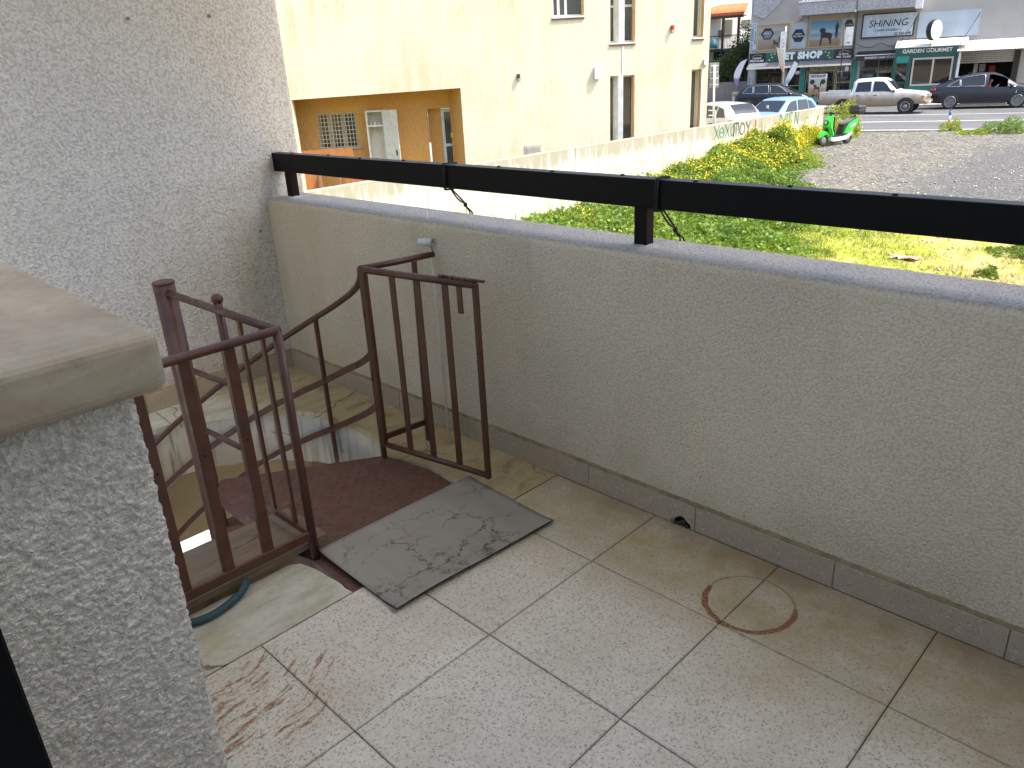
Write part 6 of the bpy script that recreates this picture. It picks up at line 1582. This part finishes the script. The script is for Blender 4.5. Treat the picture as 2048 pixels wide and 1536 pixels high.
# hatchback generic
def hatch(name, label, cat, g0, ang, paint, L=3.9, H=1.5, W=.83, grp=None, wf=None):
    k = L/3.9; h = H/1.5
    c = Car(name, label, cat, g0, ang, [
     (-1.95*k, .40, .70*h, .80*h, .66*W/.83, .56), (-1.90*k, .30, .86*h, .98*h, .78*W/.83, .62), (-1.72*k, .26, .94*h, 1.22*h, .82*W/.83, .60), (-1.45*k, .24, .96*h, 1.42*h, W, .58), (-1.0*k, .24, .95*h, 1.48*h, W, .60), (-.2*k, .23, .93*h, 1.50*h, W, .62), (.25*k, .23, .92*h, 1.46*h, W, .61), (.45*k, .23, .91*h, 1.38*h, W, .61),
     (1.12*k, .24, .90*h, 1.00*h, W, .72), (1.5*k, .26, .84*h, .92*h, .81*W/.83, .68), (1.80*k, .28, .70*h, .78*h, .74*W/.83, .58), (1.93*k, .34, .52*h, .60*h, .62*W/.83, .50)], None)
    c.body(paint); return c, k, h
def finish_hatch(c, k, h, trim=None, spokes=5, r=.30):
    c.glass([(-1.55*k, .15), (-1.30*k, .80), (-1.02*k, .9), (-1.0*k, .08)], frame=trim); c.glass([(-.94*k, .08), (-.96*k, .92), (-.22*k, .94), (-.18*k, .06)], frame=trim); c.glass([(-.1*k, .06), (-.12*k, .94), (.28*k, .92), (.48*k, .82), (.98*k, .12), (.98*k, .06)], frame=trim)
    c.screen(1.08*k, .44*k); c.screen(-1.80*k, -1.44*k, 'rear_window', w_=.82); c.wheels((-1.22*k, 1.20*k), r, .2, spokes=spokes); c.mirror(.88*k)
    for x in (-.97*k, -.14*k, .92*k): c.seam(x, .34, .88*h)
    c.handle(-.80*k, .78*h); c.handle(.02*k, .78*h)
    W = c.at(0)[3]
    for sg_ in (-1, 1):
        c.part('tail_lamp', (-1.93*k, min(sg_*.50, sg_*.77), .78*h), (-1.70*k, max(sg_*.50, sg_*.79), .93*h), M_red, .03); c.part('headlamp', (1.56*k, min(sg_*.48, sg_*.74), .60*h), (1.82*k, max(sg_*.48, sg_*.74), .74*h), M_clear, .03)
    c.part('number_plate', (-1.965*k, -.26, .52*h), (-1.94*k, .26, .63*h), M_platew, .003); c.part('front_plate', (1.92*k, -.26, .36*h), (1.95*k, .26, .46*h), M_platew, .003)
    c.part('grille', (1.84*k, -.42, .42*h), (1.925*k, .42, .55*h), M_trim, .01)
# light blue car parked behind the lot wall, nose towards the viewer's left
p = onz(1560, 196, -.26); toC = (CAM-p); base = atan2(toC.y, toC.x)
ang_b = base+radians(-33)
c, k, h = hatch('parked_car', 'light blue hatchback parked behind the lot wall with its windscreen towards the viewer', 'car', (p.x, p.y, -1.745), ang_b, carpaint('light_blue_paint', (.22, .38, .55)), 3.6, 1.5, .80)
finish_hatch(c, k, h, r=.28)
c.part('inner_mirror', (.62, -.08, 1.22), (.64, .08, 1.27), M_trim, .005); c.part('windscreen_sticker', (.80, -.03, 1.16), (.83, .05, 1.27), M_platew, .003)
m_ = MB(); m_.tube([(.3, .1, 1.5), (.22, .1, 1.68)], .008, 5); m_.build('aerial', M_trim, c.t, world=False)
# silver car, rear towards the viewer
p = onz(1432, 204, -.27); toC = (CAM-p); base = atan2(toC.y, toC.x)
c, k, h = hatch('parked_car', 'silver hatchback seen from behind beside the corner of the cream building', 'car', (p.x, p.y, -1.745), base+pi+radians(38), carpaint('silver_paint', (.50, .51, .53)), 3.9, 1.48, .84)
finish_hatch(c, k, h, r=.31)
# black hatch on the road
p = onz(1494, 224, -1.75); g0 = Vector((p.x, p.y, -1.748)) - Matrix.Rotation(ST, 4, 'Z') @ Vector((-1.33, -.84, 0))
c, k, h = hatch('road_car', 'black hatchback with chrome window line on the road in front of the pet shop', 'car', g0, ST, carpaint('black_blue_paint', (.015, .018, .026)), 4.25, 1.50, .88)
finish_hatch(c, k, h, trim=M_chrome, r=.33)

# pickup driver body
m_ = MB(); body_loft(m_, [(.25, -.36, .9), (.25, -.36, 1.1), (.26, -.36, 1.22), (.28, -.36, 1.27), (.30, -.36, 1.34), (.30, -.36, 1.42), (.30, -.36, 1.50), (.29, -.36, 1.54)], [(.12, .19), (.12, .21), (.09, .17), (.05, .055), (.07, .06), (.09, .072), (.07, .06), (.03, .03)]); m_.build('body', M_skin, pv, world=False)
bpy.data.objects.remove(pv.children[0]); bpy.data.objects.remove(pv)      # hidden behind dark glass in the photograph: left out

# ------- green scooter
Rw = onz(1694, 287, -1.78); Fw = onz(1644, 296, -1.79)
hd = atan2(Fw.y-Rw.y, Fw.x-Rw.x); mid_ = (Rw+Fw)/2; mid_ = Vector((mid_.x, mid_.y, terr(mid_.x, mid_.y)+.0))
sc = thing('scooter', 'bright green electric scooter with black top box parked beside the wildflowers', 'scooter', tuple(mid_), hd-radians(8))
M_gr = carpaint('bright_green_paint', (.035, .62, .06), metal=0); M_wp = simple('white_plastic', (.72, .72, .72), .35); M_bp = simple('black_plastic', (.02, .02, .022), .5); M_gp = simple('grey_seat', (.12, .125, .13), .6)
def spart(name, poly, w_, mat, y=0, bev=.02, parent=None):
    m_ = MB(); m_.prism(poly, y-w_/2, y+w_/2, 'xz')
    es = [e for e in m_.bm.edges if abs((e.verts[0].co-e.verts[1].co).y) < 1e-5 and len(e.link_faces) == 2 and any(abs(f.normal.y) < .5 for f in e.link_faces)]
    bmesh.ops.recalc_face_normals(m_.bm, faces=m_.bm.faces)
    rim_e = [e for e in m_.bm.edges if len(e.link_faces) == 2 and (abs(e.link_faces[0].normal.y) > .9) != (abs(e.link_faces[1].normal.y) > .9)]
    if bev: bmesh.ops.bevel(m_.bm, geom=rim_e, offset=bev, segments=2, affect='EDGES')
    return m_.build(name, mat, parent or sc, world=False)
for x, nm in ((.62, 'front_wheel'), (-.58, 'rear_wheel')):
    m_ = MB(); m_.lathe([(.13, -.05), (.20, -.05), (.225, -.03), (.225, .03), (.20, .05), (.13, .05), (.12, .02), (.12, -.02)], (x, 0, .225), axis='y', n=22); wl = m_.build(nm, M_tyre, sc, world=False)
    m_ = MB(); m_.lathe([(.125, -.03), (.125, .03), (.11, .035), (.04, .05), (.01, .05)], (x, 0, .225), axis='y', n=16); m_.build('hub', M_steelw, wl, world=False)
spart('front_fender', [(.40, .38), (.50, .50), (.66, .52), (.80, .44), (.88, .30), (.80, .30), (.70, .36), (.56, .38), (.46, .30)], .17, M_gr, bev=.03)
spart('fork_cover', [(.52, .3), (.60, .3), (.50, .8), (.42, .8)], .12, M_bp)
spart('front_shield', [(.28, .30), (.38, .30), (.46, .52), (.56, .66), (.54, .84), (.44, 1.00), (.34, 1.02), (.36, .80), (.34, .56), (.24, .40)], .36, M_gr, bev=.05)
spart('inner_shield', [(.20, .34), (.28, .38), (.335, .56), (.35, .80), (.32, .98), (.27, .96), (.26, .60), (.17, .42)], .30, M_bp)
m_ = MB(); m_.lathe([(.10, .535), (.10, .565), (.085, .575), (.01, .575)], (0, 0, .79), axis='x', n=18); hl = m_.build('headlamp', M_bp, sc, world=False)
m_ = MB(); m_.lathe([(.07, .576), (.01, .586)], (0, 0, .79), axis='x', n=16); m_.build('lens', M_clear, hl, world=False)
text('lettering', 'scoot', .07, M_wp, sc, Matrix.Translation((.50, 0, .955)) @ Matrix.Rotation(pi/2, 4, 'Z') @ Matrix.Rotation(radians(55), 4, 'X'), world=False) if False else None
spart('footboard', [(.30, .27), (.34, .34), (.10, .33), (-.20, .35), (-.20, .27)], .34, M_bp)
spart('white_side_panel', [(.42, .20), (.40, .30), (.10, .285), (-.30, .30), (-.62, .42), (-.64, .34), (-.34, .17), (.30, .14)], .38, M_wp, bev=.02)
spart('under_seat', [(-.12, .34), (-.18, .60), (-.22, .72), (-.62, .74), (-.60, .50), (-.34, .34)], .26, M_bp)
for y in (-.15, .15):
    r_ = spart('rear_side_panel', [(-.22, .38), (-.30, .52), (-.44, .70), (-.86, .86), (-.84, .72), (-.70, .52), (-.40, .38)], .07, M_gr, y=y, bev=.015)
    m_ = MB(); s_ = 1 if y > 0 else -1
    m_.prism([(-.50, .56), (-.50, .61), (-.74, .72), (-.74, .66)], y+s_*.034, y+s_*.038, 'xz'); m_.build('white_logo_band', M_wp, r_, world=False)
spart('seat', [(-.12, .70), (-.18, .76), (-.40, .80), (-.60, .86), (-.86, .90), (-.88, .84), (-.60, .76), (-.40, .70), (-.2, .66)], .27, M_gp, bev=.035)
spart('tail_lamp', [(-.84, .72), (-.86, .82), (-.90, .80), (-.88, .72)], .16, M_red, bev=0)
m_ = MB(); m_.box((-1.20, -.22, .98), (-.78, .22, 1.28), .08, seg=3)
tb = m_.build('top_box', M_bp, sc, world=False); m_ = MB(); m_.box((-1.205, -.225, 1.115), (-.775, .225, 1.13), .003); m_.build('box_seam', M_gp, tb, world=False)
m_ = MB(); m_.lathe([(.045, -.215), (.045, -.222)], (-.98, 0, 1.1), axis='y', n=12); m_.build('badge', M_chrome, tb, world=False)
m_ = MB(); m_.tube([(-.84, 0, .86), (-.9, 0, .95)], .03, 6); m_.build('rack', M_bp, sc, world=False)
m_ = MB(); m_.tube([(.40, 0, .9), (.33, 0, 1.08)], .025, 8); m_.tube([(.22, -.34, 1.10), (.31, -.2, 1.10), (.34, 0, 1.08), (.31, .2, 1.10), (.22, .34, 1.10)], .016, 8); m_.blob((.33, 0, 1.10), (.09, .13, .05), 2); m_.build('handlebar', M_bp, sc, world=False)
for y in (-.3, .3):
    m_ = MB(); m_.tube([(.27, y*.9, 1.1), (.24, y*1.05, 1.22)], .006, 5); m_.blob((.24, y*1.1, 1.25), (.015, .06, .035), 1); m_.build('mirror', M_bp, sc, world=False)
m_ = MB(); m_.tube([(-.1, .1, .2), (-.05, .22, .0)], .012, 6); m_.build('kickstand', M_bp, sc, world=False)
